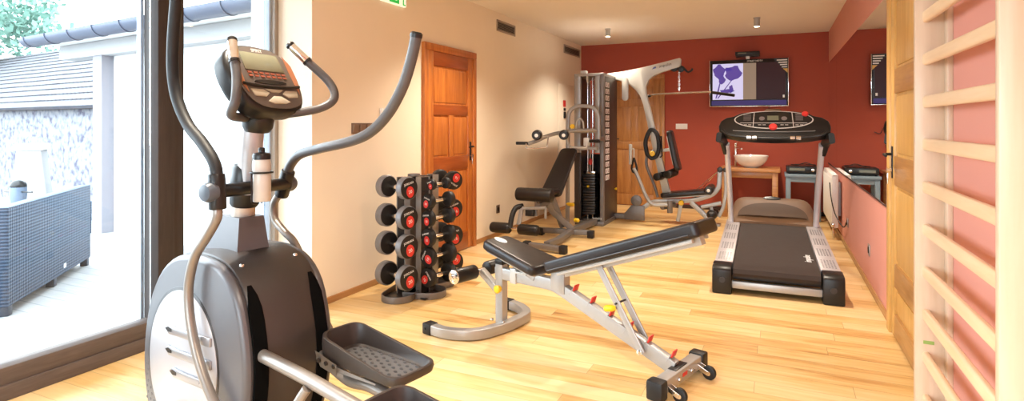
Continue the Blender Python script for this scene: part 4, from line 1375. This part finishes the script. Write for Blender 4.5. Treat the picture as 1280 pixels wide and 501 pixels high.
# ------------------------------------------------------------------ cross trainer
t = thing('cross_trainer', 'large graphite cross trainer with long swing handles in the left foreground', 'elliptical trainer', (-1.965, 1.70, 0), -12)
prof = [(-.46, .04), (-.515, .20), (-.525, .34), (-.50, .48), (-.44, .62), (-.345, .73), (-.22, .80), (-.07, .825), (.07, .822), (.18, .788), (.265, .705), (.312, .57), (.328, .44), (.310, .30), (.25, .15), (.18, .04)]


def scl(pts, k_, cx=-.11, cz=.38):
    return [(cx + (x - cx) * k_, cz + (z - cz) * k_) for x, z in pts]


def dens(pts, n=4):
    return [(p.x, p.y) for p in [V((q.x, q.z, 0)) for q in smooth([(x, 0, z) for x, z in pts], n)]]


pd = dens(prof, 3)
body = B().prism(scl(pd, 1.0), (0, .150, 0), (1, 0, 0), (0, 0, 1), (0, -.300, 0), .010).build('drive_housing', M_HOUS, t)
for s_ in (-1, 1):
    sh = B().prism(scl(pd, .985), (0, s_ * .140, 0), (1, 0, 0), (0, 0, 1), (0, s_ * .046, 0), .024, 4).build('side_cover', M_SIDEP, t)
    ell_ = lambda k_: [(-.155 + .285 * k_ * math.cos(a) + .03 * math.sin(a), .375 + .295 * k_ * math.sin(a)) for a in [2 * math.pi * i / 48 for i in range(48)]]
    B().prism(ell_(1.05), (0, s_ * .183, 0), (1, 0, 0), (0, 0, 1), (0, s_ * .0045, 0), .002).build('inlay_rim', M_DARKST, sh)
    dsc = B().prism(ell_(1.0), (0, s_ * .184, 0), (1, 0, 0), (0, 0, 1), (0, s_ * .006, 0), .002).build('oval_inlay', M_OVAL, sh)
    for (fu, fz) in ((-.25, .500), (-.25, .415), (-.21, .335)):
        B().prism([(fu - .03, fz), (fu + .01, fz - .022), (fu + .09, fz - .016), (.10, fz + .0), (.10, fz + .035), (fu + .09, fz + .018), (fu + .01, fz + .018)], (0, s_ * .188, 0), (1, 0, 0), (0, 0, 1), (0, s_ * .012, 0), .005).build('fin', mat('fin_grey', (.30, .29, .30), .3, .4), dsc)
        B().prism([(fu - .015, fz), (fu + .01, fz - .010), (fu + .04, fz - .006), (fu + .04, fz + .006), (fu + .01, fz + .010)], (0, s_ * .2005, 0), (1, 0, 0), (0, 0, 1), (0, s_ * .001, 0)).build('fin_vent', M_BLACK, dsc)
    b = B()
    for i in range(9):
        for j in range(4):
            x, z = -.475 + j * .024 + (i % 2) * .012, .30 - i * .024
            b.cyl((x + .03 * (j / 3), s_ * .1855, z), (x + .03 * (j / 3), s_ * .1870, z), .006, n=8)
    b.build('speaker_holes', M_PERF, sh)
    # dark curved slot where the pedal bar comes out
    b = B()
    pts = [q for q in scl(pd, 1.0) if q[0] > .17 and .10 < q[1] < .76]
    pp = [V((x, s_ * .126, z)) for x, z in pts]
    vs, fs = [], []
    n = len(pp)
    for i, p in enumerate(pp):
        kk = math.sin(math.pi * min(1, (i + .6) / (n * .22))  / 2) if i < n * .22 else 1
        hw = .026 * kk
        nn = V((1, 0, .35)).normalized() * .003
        vs += [p + nn + V((0, -hw, 0)), p + nn + V((0, hw, 0)), p - nn * 3 + V((0, -hw, 0)), p - nn * 3 + V((0, hw, 0))]
    for i in range(n - 1):
        a = i * 4
        fs += [(a, a + 1, a + 5, a + 4), (a + 2, a, a + 4, a + 6), (a + 1, a + 3, a + 7, a + 5)]
    b.add(vs, fs).build('pedal_bar_slot', mat('matt_black', (.003, .003, .003), .9, spec=.05), body)
    B().ell((.165, s_ * .112, .797), .010, .010, .008).build('bolt', M_CHROME, body)
    B().cyl((.12, s_ * .172, .785), (.12, s_ * .182, .79), .009, n=12).build('bolt', M_BLACK, sh)
# neck + post
b = B()
lo_ = [(-.24, -.070), (.050, -.070), (.050, .070), (-.24, .070)]
hi_ = [(-.115, -.052), (.035, -.052), (.035, .052), (-.115, .052)]
b.add([(x, y, .80) for x, y in lo_] + [(x, y, .955) for x, y in hi_], [(0, 1, 5, 4), (1, 2, 6, 5), (2, 3, 7, 6), (3, 0, 4, 7), (4, 5, 6, 7), (3, 2, 1, 0)])
b.build('post_base', M_SIDEP, t)
B().tube([(-.035, 0, .93), (-.020, 0, 1.02)], .045, n=28).build('post_ring', mat('beige_ring', (.52, .45, .38), .35, .2), t)
B().tube([(.005, 0, 1.05), (.055, 0, 1.42)], .045, n=28).build('console_post', mat('post_silver', (.48, .48, .50), .35, .35), t)
B().lathe((-.022, 0, .995), (.05, 0, .40), [(0, .050), (.01, .056), (.10, .060), (.16, .056), (.17, .048)], 28).build('post_collar', M_BLACK, t)
B().lathe((.075, 0, 1.30), (.05, 0, .30), [(0, .046), (.02, .058), (.07, .062), (.10, .05)], 24).build('post_head', M_BLACK, t)
B().cyl((.165, -.235, 1.085), (-.065, .235, 1.065), .026, .004).build('pivot_axle', M_BLACK, t)
for (p, s_) in (((.171, -.247, 1.085), -1), ((-.070, .245, 1.065), 1)):
    B().lathe(p, (-.19 * s_ * -1 * -1, s_, 0), [(-.03, .036), (-.005, .036), (.008, .030), (.012, .012)], 22).build('axle_cap', mat('blue_grey_cap', (.07, .085, .11), .35), t)
# swing arms
la_u = [(0.172, -0.205, 1.1), (0.155, -0.208, 1.185), (0.07, -0.212, 1.26), (-0.03, -0.216, 1.325), (-0.105, -0.222, 1.42), (-0.135, -0.226, 1.52), (-0.128, -0.23, 1.64), (-0.09, -0.235, 1.8), (-0.06, -0.24, 1.9)]
l_ = B().tube(la_u, .0215, sm=8, n=20).build('swing_handle', M_ARMF, t)
B().lathe((-.062, -.24, 1.895), (.3, 0, 1), [(0, .0225), (.012, .0225), (.02, .014)], 18).build('handle_cap', M_BLACK, l_)
ra_u = [(-.055, .205, 1.09), (-.01, .205, 1.155), (.06, .205, 1.20), (.20, .205, 1.228), (.40, .205, 1.262), (.52, .205, 1.30), (.62, .205, 1.37), (.70, .205, 1.47), (.745, .205, 1.57), (.768, .205, 1.645)]
r_ = B().tube(ra_u, .0205, sm=8, n=20).build('swing_handle', mat('lit_foam', (.075, .070, .072), .42), t)  # dark foam greyed, its lit look put into the colour
B().lathe((.766, .205, 1.64), (.25, 0, 1), [(0, .0225), (.014, .0225), (.02, .016)], 18).build('handle_cap', M_BLACK, r_)
for p, q in (((.172, -.205, 1.02), (.160, -.205, 1.15)), ((-.085, .205, 1.01), (-.03, .205, 1.125))):
    B().cyl(p, q, .030, .006).build('clamp_sleeve', M_BLACK, t)
ll = [(0.17, -0.205, 1.04), (0.17, -0.208, 0.99), (0.12, -0.215, 0.925), (0.03, -0.22, 0.832), (-0.015, -0.222, 0.715), (0.0, -0.224, 0.6), (0.055, -0.225, 0.48), (0.135, -0.225, 0.38), (0.22, -0.225, 0.31)]
B().tube(ll, .0175, sm=8, n=18).build('lower_swing_arm', M_BEIGEM, t)
rl = [(-.10, .205, 1.02), (-.145, .205, .965), (-.135, .205, .90), (-.06, .207, .85), (.01, .21, .81), (.10, .21, .70), (.20, .21, .55), (.32, .21, .42), (.42, .205, .36)]
B().tube(rl, .0165, sm=8, n=18).build('lower_swing_arm', M_BEIGEM, t)
# pedal bars
B().tube([(.20, -.12, .505), (.60, -.12, .488), (1.02, -.12, .455), (1.42, -.12, .44)], .0225, sm=6, n=20).build('pedal_bar', M_BEIGEM, t)
B().lathe((.275, -.12, .505), (1, 0, -.04), [(0, .036), (.03, .036), (.045, .026)], 22).build('bar_bushing', M_BEIGEM, t)
B().tube([(.20, .12, .46), (.34, .12, .42), (.50, .12, .375), (.62, .12, .385), (.78, .12, .36), (.92, .12, .24), (.98, .12, .12)], .0225, sm=6, n=20).build('pedal_bar', M_BEIGEM, t)
B().tube([(.20, -.225, .31), (.50, -.20, .30), (.62, -.14, .47)], .016, sm=6).build('link_rod', M_BEIGEM, t)
B().tube([(.42, .205, .36), (.56, .19, .375), (.66, .14, .38)], .016, sm=6).build('link_rod', M_BEIGEM, t)


def pedal(u0, v0, z0, tilt, label=None):
    L_, W_ = .44, .215
    n = 44
    ring = []
    base_ = padout(L_, W_ * .92, W_, .06, 10)
    lay = []

    def hh(x):
        q = x / L_
        return .028 + .062 * (1 - q) ** 1.6
    cx, cy = L_ / 2, 0
    def sc(p, k_):
        return (cx + (p[0] - cx) * (1 - k_ / (L_ / 2)), p[1] * (1 - k_ / (W_ / 2)))
    rot = Matrix.Rotation(R(tilt), 3, 'Y')
    rings = []
    for kin, zf in ((.022, lambda x: -.012), (.004, lambda x: .0), (0, lambda x: hh(x) * .6), (.002, lambda x: hh(x)), (.009, lambda x: hh(x) + .002), (.014, lambda x: hh(x)), (.024, lambda x: .010), (.035, lambda x: .004)):
        rings.append([V((*sc(p, kin), zf(p[0]))) for p in base_])
    m = len(base_)
    vs = [v for r_ in rings for v in r_]
    fs = []
    for k_ in range(len(rings) - 1):
        for i in range(m):
            fs.append((k_ * m + i, k_ * m + (i + 1) % m, (k_ + 1) * m + (i + 1) % m, (k_ + 1) * m + i))
    fs.append(tuple(range(m)))
    fs.append(tuple((len(rings) - 1) * m + i for i in range(m)))
    O_ = V((u0, v0, z0))
    b = B().add([O_ + rot @ v for v in vs], fs)
    pdl = b.build('pedal', M_HOUS, t)
    b = B()
    b.mat(0).add([O_ + rot @ v for v in [V((*sc(p, .042), .006)) for p in base_]], [tuple(range(m))])
    b.mat(1)
    for i in range(11):
        for j in range(5):
            x, y = .065 + i * .031, (j - 2) * .028 + (i % 2) * .010
            b.ell(O_ + rot @ V((x, y, .007)), .010, .006, .005, 8)
    b.build('tread', [mat('tread_rubber', (.10, .10, .105), .45), mat('tread_stud', (.05, .05, .055), .4)], pdl)
    b = B().add([O_ + rot @ v for v in [V((-.0, -W_ / 2 + .012, -.006)), V((.34, -W_ / 2 + .004, -.006)), V((.34, -W_ / 2 + .004, -.012)), V((.17, -W_ / 2 + .002, -.018)), V((.17, -W_ / 2 + .002, -.035)), V((.13, -W_ / 2 + .002, -.035)), V((.02, -W_ / 2 + .012, -.03)),
                                         V((-.0, -W_ / 2 + .002, .03)), V((.14, -W_ / 2 - .006, .012))]], [(0, 1, 2, 3, 4, 5, 6), (0, 6, 5, 8, 7)])
    b.build('side_bracket', M_BEIGEM, pdl)
    for x in (.03, .075, .12):
        B().lathe(O_ + rot @ V((x, -W_ / 2 - .001, .0)), (0, -1, 0), [(0, .009), (.005, .008), (.006, .004)], 12).build('bolt', M_DARKST, pdl)


pedal(.395, .150, .455, 0)
pedal(.985, -.150, .47, -2)
# floor frame
B().rt([(-.45, 0, .05), (1.3, 0, .05)], .07, .06).build('base_beam', M_GREY, t)
B().tube([(-.47, -.34, .045), (-.47, .34, .045)], .032).build('front_stabiliser', M_GREY, t)
B().tube([(1.32, -.28, .045), (1.32, .28, .045)], .032).build('rear_stabiliser', M_GREY, t)
for x in (-.47, 1.32):
    for s_ in (-1, 1):
        B().cyl((x, s_ * .30, .038), (x, s_ * .36, .038), .038, .006).build('floor_foot', M_RUBBER, t)
# console
o = V((.110, .028, 1.51))
YW = Matrix.Rotation(R(16), 3, 'Z')
ay = YW @ V((-.50, 0, .866))
ax = YW @ V((0, 1, 0))
az = ax.cross(ay)
co = [(-.100, .155), (-.150, .120), (-.178, .06), (-.180, -.02), (-.160, -.09), (-.125, -.130), (-.06, -.150), (.06, -.150), (.125, -.130), (.160, -.09), (.180, -.02), (.178, .06), (.150, .120), (.100, .155), (.04, .165), (-.04, .165)]
co = [(p.x, p.y) for p in smooth([(x, y, 0) for x, y in co + co[:1]], 3)[:-1]]
con = B().prism(co, o, ax, ay, -az * .085, .024, 4).build('console', M_BLACK, t)
k2 = lambda kx, ky, cy=0: [(x * kx, cy + y * ky) for x, y in co]
B().prism(k2(.90, .90), o - az * .001, ax, ay, az * .004, .0015).build('fascia', mat('grey_fascia', (.11, .095, .085), .35), con)
B().prism([(x - .162 if i < 3 else x - .162, y) for i, (x, y) in enumerate([(0.0, .075), (.012, .095), (.028, .12), (.030, .03), (.026, -.07), (.012, -.04), (0, .0)])], o + az * .002, ax, ay, az * .0025).build('copper_stripe', M_COPPER, con)
B().prism([(x * -1 + .162, y) for (x, y) in [(0.0, .075), (.012, .095), (.028, .12), (.030, .03), (.026, -.07), (.012, -.04), (0, .0)]], o + az * .002, ax, ay, az * .0025).build('copper_stripe', M_COPPER, con)
B().prism([(-.105, .035), (.105, .035), (.098, .118), (-.098, .118)], o + az * .002, ax, ay, az * .004, .001).build('display', mat('lcd_green_grey', (.22, .23, .16), .15), con)
b = B()
for i in range(7):
    for j in range(2):
        b.prism([(-.10 + i * .030, .004 + j * .015), (-.08 + i * .030, .004 + j * .015), (-.08 + i * .030, .012 + j * .015), (-.10 + i * .030, .012 + j * .015)], o + az * .002, ax, ay, az * .004)
b.build('key_row', mat('red_brown_keys', (.32, .09, .05), .4), con)
B().prism([(.085 * math.cos(a), -.018 + .010 * math.sin(a)) for a in [2 * math.pi * i / 24 for i in range(24)]], o + az * .002, ax, ay, az * .0045).build('tray_slot', M_BLACK, con)
B().tube([o + ax * x + ay * y + az * .008 for x, y in ((-.15, -.032), (-.08, -.040), (0, -.042), (.08, -.040), (.15, -.032))], .006, sm=5, n=8).build('tray_ledge', M_BLACK, con)
for pts in ([(-.125, -.055), (-.06, -.055), (-.035, -.07), (-.06, -.088), (-.115, -.085)], [(.125, -.055), (.06, -.055), (.035, -.07), (.06, -.088), (.115, -.085)],
            [(-.05, -.052), (.05, -.052), (.02, -.066), (-.02, -.066)], [(-.06, -.108), (-.02, -.084), (.02, -.084), (.06, -.108), (.03, -.118), (-.03, -.118)]):
    B().prism(pts, o + az * .002, ax, ay, az * .005, .0015).build('key_pad', M_KEYS, con)
B().text('SPIRIT', o + ay * .131 + az * .0035, ax, ay, .022, depth=.0005).build('lettering', M_PRINTW, con)
# fixed grips beside the console
for s_, pts in ((-1, [(.07, 0, 1.36), (.11, -.08, 1.355), (.19, -.165, 1.365), (.22, -.165, 1.42), (.19, -.145, 1.50), (.155, -.135, 1.57)]),
                (1, [(.07, 0, 1.36), (.11, .10, 1.37), (.17, .22, 1.395), (.20, .275, 1.44), (.17, .27, 1.51), (.11, .20, 1.60)])):
    g = B().tube(pts, .0175, sm=8, n=18).build('fixed_handle', mat('lit_foam', (.075, .070, .072), .42), t)  # same greyed foam, light on the grips held in the colour
    a_, b_ = V(pts[-1]), V(pts[-2])
    d_ = (a_ - b_).normalized()
    q = B().cyl(a_ - d_ * .01, a_ + d_ * .085, .0180, .002).build('pulse_sensor', M_CHROME, g)
    B().lathe(a_ + d_ * .083, d_, [(0, .019), (.010, .019), (.018, .012)], 16).build('tip', M_BLACK, g)
    B().lathe(a_ - d_ * .012, d_, [(0, .0205), (.012, .0205)], 16).build('ring', M_BLACK, g)
# bottle cage
cgp = V((.16, -.030, 1.025))
b = B()
for a in (150, 210, 270):
    dx, dy = .040 * math.cos(R(a)), .040 * math.sin(R(a))
    b.tube([cgp + V((dx * .3, dy * .3, 0)), cgp + V((dx, dy, .0)), cgp + V((dx, dy, .12))], .004, fil=.012, n=8)
b.sweep([cgp + V((.040 * math.cos(R(a)), .040 * math.sin(R(a)), .118)) for a in range(0, 360, 15)], circ(.004, 8), closed=True)
b.rt([(.045, -.01, 1.08), cgp + V((-.036, .012, .06))], .03, .012)
b.build('bottle_cage', M_BLACK, t)
bw = (V((math.cos(R(-12)), math.sin(R(-12)), 0)) * cgp.x + V((-math.sin(R(-12)), math.cos(R(-12)), 0)) * cgp.y) + V((-1.965, 1.70, cgp.z + .006))
t = thing('water_bottle', 'translucent grey drinks bottle with black cap in the trainer bottle cage', 'bottle', bw)
B().lathe((0, 0, 0), (0, 0, 1), [(0, .030), (.006, .034), (.10, .034), (.112, .031), (.122, .034), (.150, .034), (.165, .030), (.168, .026)], 28).build('bottle_body', M_CLEAR, t)
B().lathe((0, 0, .162), (0, 0, 1), [(0, .033), (.016, .034), (.024, .030), (.028, .012), (.042, .012), (.046, .009)], 24).build('cap', M_BLACK, t)

# ------------------------------------------------------------------ outside
struct(B().lohi((-8.9, -7, -.3), (XW - .12, 8.0, -.05)).build('deck', M_DECK), 'pale boarded terrace outside the window')
struct(B().lohi((-60, -40, -1.2), (30, 60, -.9)).build('ground', mat('pale_gravel', (.2, .2, .2), .9)), 'pale ground beyond the terrace')
# wing of the house with eaves and gutter; runs a few degrees off the square
D = V((-.993, .115, 0)).normalized()
Nn = V((D.y, -D.x, 0))      # away from the viewer along +Y
Nn = Nn if Nn.y > 0 else -Nn
pw = V((-7.85, 4.62, 0))


def slab(b, p0, p1, n0, n1, z0, z1):
    """box along D between p0 and p1 metres from pw, n0..n1 metres behind it"""
    q = [pw + D * a + Nn * c_ for a, c_ in ((p0, n0), (p1, n0), (p1, n1), (p0, n1))]
    b.add([V((v.x, v.y, z0)) for v in q] + [V((v.x, v.y, z1)) for v in q], [(0, 1, 2, 3), (4, 5, 6, 7), (0, 1, 5, 4), (1, 2, 6, 5), (2, 3, 7, 6), (3, 0, 4, 7)])
    return b


t = sroot('wall_terrace_wing', (-5.6, 4.5, 0), 'white rendered wing beside the terrace')
slab(B(), -4.4, -.02, .02, 3.0, -.05, 2.35).build('wing_wall', M_WREND, t)
slab(B(), -.13, .10, -.12, .10, -.05, 2.22).build('porch_post', M_LAVR, t)
slab(B(), -4.4, 1.0, -.14, .06, 2.20, 2.38).build('eaves_beam', mat('white_timber', (.30, .30, .30), .85), t)
slab(B(), -4.4, 1.05, -.28, 3.2, 2.385, 2.44).build('roof_slab', M_WREND, t)
gp0 = pw + D * -4.4 + Nn * -.40 + V((0, 0, 2.47))
gp1 = pw + D * 1.25 + Nn * -.40 + V((0, 0, 2.47))
half = [(.11 * math.cos(a), -.115 * abs(math.sin(a))) for a in [math.pi * i / 12 for i in range(13)]] + [(-.105 * math.cos(a), -.110 * abs(math.sin(a))) for a in [math.pi * i / 12 for i in range(13)]]
g = B().sweep([gp0, gp1], half).build('gutter', M_ZINC, t)
for i in range(8):
    c_ = gp1 - D * (.15 + i * .62)
    B().sweep([c_, c_ - D * .025], [(x * 1.08, y * 1.08) for x, y in half]).build('gutter_bracket', mat('dark_zinc', (.05, .06, .09), .5), g)
# barn
t = sroot('wall_barn', (-20, 9.3, -.9), 'old whitewashed stone barn with a tiled roof')
e0 = V((-18.3, 9.25, 0))
ppl = [e0 - D * 14, e0 + D * 24]
q = [ppl[0], ppl[1], ppl[1] + Nn * 8, ppl[0] + Nn * 8]
B().add([V((v.x, v.y, -.9)) for v in q] + [V((v.x, v.y, 1.95)) for v in q], [(0, 1, 2, 3), (4, 5, 6, 7), (0, 1, 5, 4), (1, 2, 6, 5), (2, 3, 7, 6), (3, 0, 4, 7)]).build('stone_wall', M_STONE, t)
B().add([V((v.x, v.y, z)) for v, z in ((ppl[0] - Nn * .02, 1.72), (ppl[1] - Nn * .02, 1.72), (ppl[1] - Nn * .02, 1.90), (ppl[0] - Nn * .02, 1.90))], [(0, 1, 2, 3)]).build('eaves_band', mat('mottled_brown_band', (.10, .075, .065), .9, var=.4, scale=2), t)  # darker mottled brown strip along the wall top
# tiled roof: object space matched to the slope so the courses run along it
Wd, Hr = 4.2, 2.55
rl_ = math.hypot(Wd, Hr)
me = bpy.data.meshes.new('tiled_roof')
me.from_pydata([(0, -.35, 0), (38, -.35, 0), (38, rl_, 0), (0, rl_, 0), (0, -.35, -.09), (38, -.35, -.09), (38, rl_, -.09), (0, rl_, -.09)], [], [(0, 1, 2, 3), (4, 5, 6, 7), (0, 1, 5, 4), (1, 2, 6, 5), (2, 3, 7, 6), (3, 0, 4, 7)])
me.materials.append(M_TILE)
ro = bpy.data.objects.new('tiled_roof', me)
C.objects.link(ro)
ro.parent = t
mx = -D
my = (Nn * Wd + V((0, 0, Hr))).normalized()
mz = mx.cross(my)
st_ = ppl[1] + V((0, 0, 1.98))
ro.matrix_local = Matrix.Translation(st_ - OFF[t.name]) @ Matrix((mx, my, mz)).transposed().to_4x4()
b = B()
for i in range(13):
    p = st_ + my * (.0 + i * .38)
    b.sweep([p + mz * .015, p + mz * .015 - D * 38], [(-.02, -.015), (.02, -.015), (.02, .018), (-.02, .006)], up=mz)
b.build('tile_course', M_TILE, t)
# garden fireplace
t = thing('garden_fireplace', 'white masonry garden fireplace with tapered chimney against the stone barn', 'fireplace', (-9.65, 4.66, -.9), 50)
B().prism([(-.60, 0), (.60, 0), (.60, .85), (.22, 1.10), (.14, 1.88), (-.14, 1.88), (-.22, 1.10), (-.60, .85)], (0, .15, 0), (1, 0, 0), (0, 0, 1), (0, -.30, 0), .02).build('chimney_body', mat('pale_render', (.26, .26, .26), .9), t)
B().lohi((-.165, -.17, 1.86), (.165, .17, 1.95), .015).build('chimney_cap', M_WREND, t)
B().lohi((-.66, -.30, .80), (.66, .26, .87), .01).build('worktop', M_WREND, t)
B().lohi((-.40, -.155, .25), (.40, -.145, .70)).build('fire_opening', M_BLACK, t)
t = thing('kettle_grill', 'small round dark grill standing beside the white garden fireplace', 'grill', (-8.35, 3.89, -.05))
B().ell((0, 0, .63), .085, .085, .08).build('lid', M_BLACK, t)
B().lathe((0, 0, .34), (0, 0, 1), [(0, .05), (.05, .07), (.18, .085), (.28, .083)], 20).build('body', mat('grey_enamel', (.10, .13, .18), .4), t)
for a in (90, 210, 330):
    B().tube([(.045 * math.cos(R(a)), .045 * math.sin(R(a)), .38), (.20 * math.cos(R(a)), .20 * math.sin(R(a)), .0)], .014, n=8).build('leg', M_DARKST, t)
B().tube([(-.30, 0, .55), (.30, 0, .57)], .010, n=8).build('handle', M_DARKST, t)
# wicker sofa seen from behind
ang = math.degrees(math.atan2(3.46 - 2.26, -6.14 + 4.98))
t = thing('wicker_sofa', 'blue-grey wicker garden sofa seen from the back on the terrace', 'sofa', (-4.98, 2.26, -.05), ang)
# local x along the back, local +y points away from the camera side?
B().lohi((0.0, 0.0, .07), (1.67, .10, .785), .012).build('backrest', M_WICKER, t)
B().lohi((.0, .10, .07), (.12, .82, .60), .012).build('armrest', M_WICKER, t)
B().lohi((1.55, .10, .07), (1.67, .82, .60), .012).build('armrest', M_WICKER, t)
B().lohi((.12, .10, .09), (1.55, .82, .34), .010).build('seat_base', M_WICKER, t)
B().lohi((.13, .12, .34), (1.54, .80, .46), .03).build('seat_cushion', mat('pale_cushion', (.6, .6, .62), .8), t)
B().lohi((1.675, .0, .30), (1.70, .10, .62), .004).build('corner_trim', M_WICKER, t)
for x in (.03, .82, 1.60):
    for y in (.01, .74):
        B().lohi((x, y, 0), (x + .06, y + .06, .075), .004).build('foot', mat('dark_blue_foot', (.02, .03, .05), .5), t)
B().lohi((1.0, -.002, .12), (1.05, .001, .155)).build('maker_tag', M_PRINTW, t)
# tree behind the barn
t = thing('tree', 'leafy green tree rising behind the tiled barn roof', 'tree', (-35.5, 11.5, -.9))
B().tube([(0, 0, 0), (.2, 0, 2.5), (0, .2, 5.0), (.3, 0, 7.0)], .28, sm=5).build('trunk', M_BARK, t)
for k_ in range(5):
    a = k_ * 1.3
    B().tube([(.1, 0, 3.5 + k_ * .4), (1.0 * math.cos(a), 1.0 * math.sin(a), 5 + k_ * .3), (2.4 * math.cos(a), 2.4 * math.sin(a), 6.2 + k_ * .2)], .10, sm=4, n=8).build('branch', M_BARK, t)
rng = random.Random(3)
b = B()
cl = [(rng.uniform(-4.2, 4.2), rng.uniform(-4.2, 4.2), rng.uniform(5.0, 8.2), rng.uniform(1.0, 1.9)) for _ in range(26)]
for (cx, cy, cz, cr) in cl:
    for _ in range(230):
        d = V((rng.gauss(0, 1), rng.gauss(0, 1), rng.gauss(0, 1))).normalized() * cr * rng.uniform(.55, 1.05)
        p = V((cx, cy, cz)) + d
        u_ = V((rng.gauss(0, 1), rng.gauss(0, 1), rng.gauss(0, 1))).normalized()
        w_ = u_.orthogonal().normalized()
        s_ = rng.uniform(.12, .24)
        b.add([p - u_ * s_, p + w_ * s_ * .5 + V((0, 0, .02)), p + u_ * s_, p - w_ * s_ * .5], [(0, 1, 2), (0, 2, 3)])
b.build('foliage', M_LEAF, t)
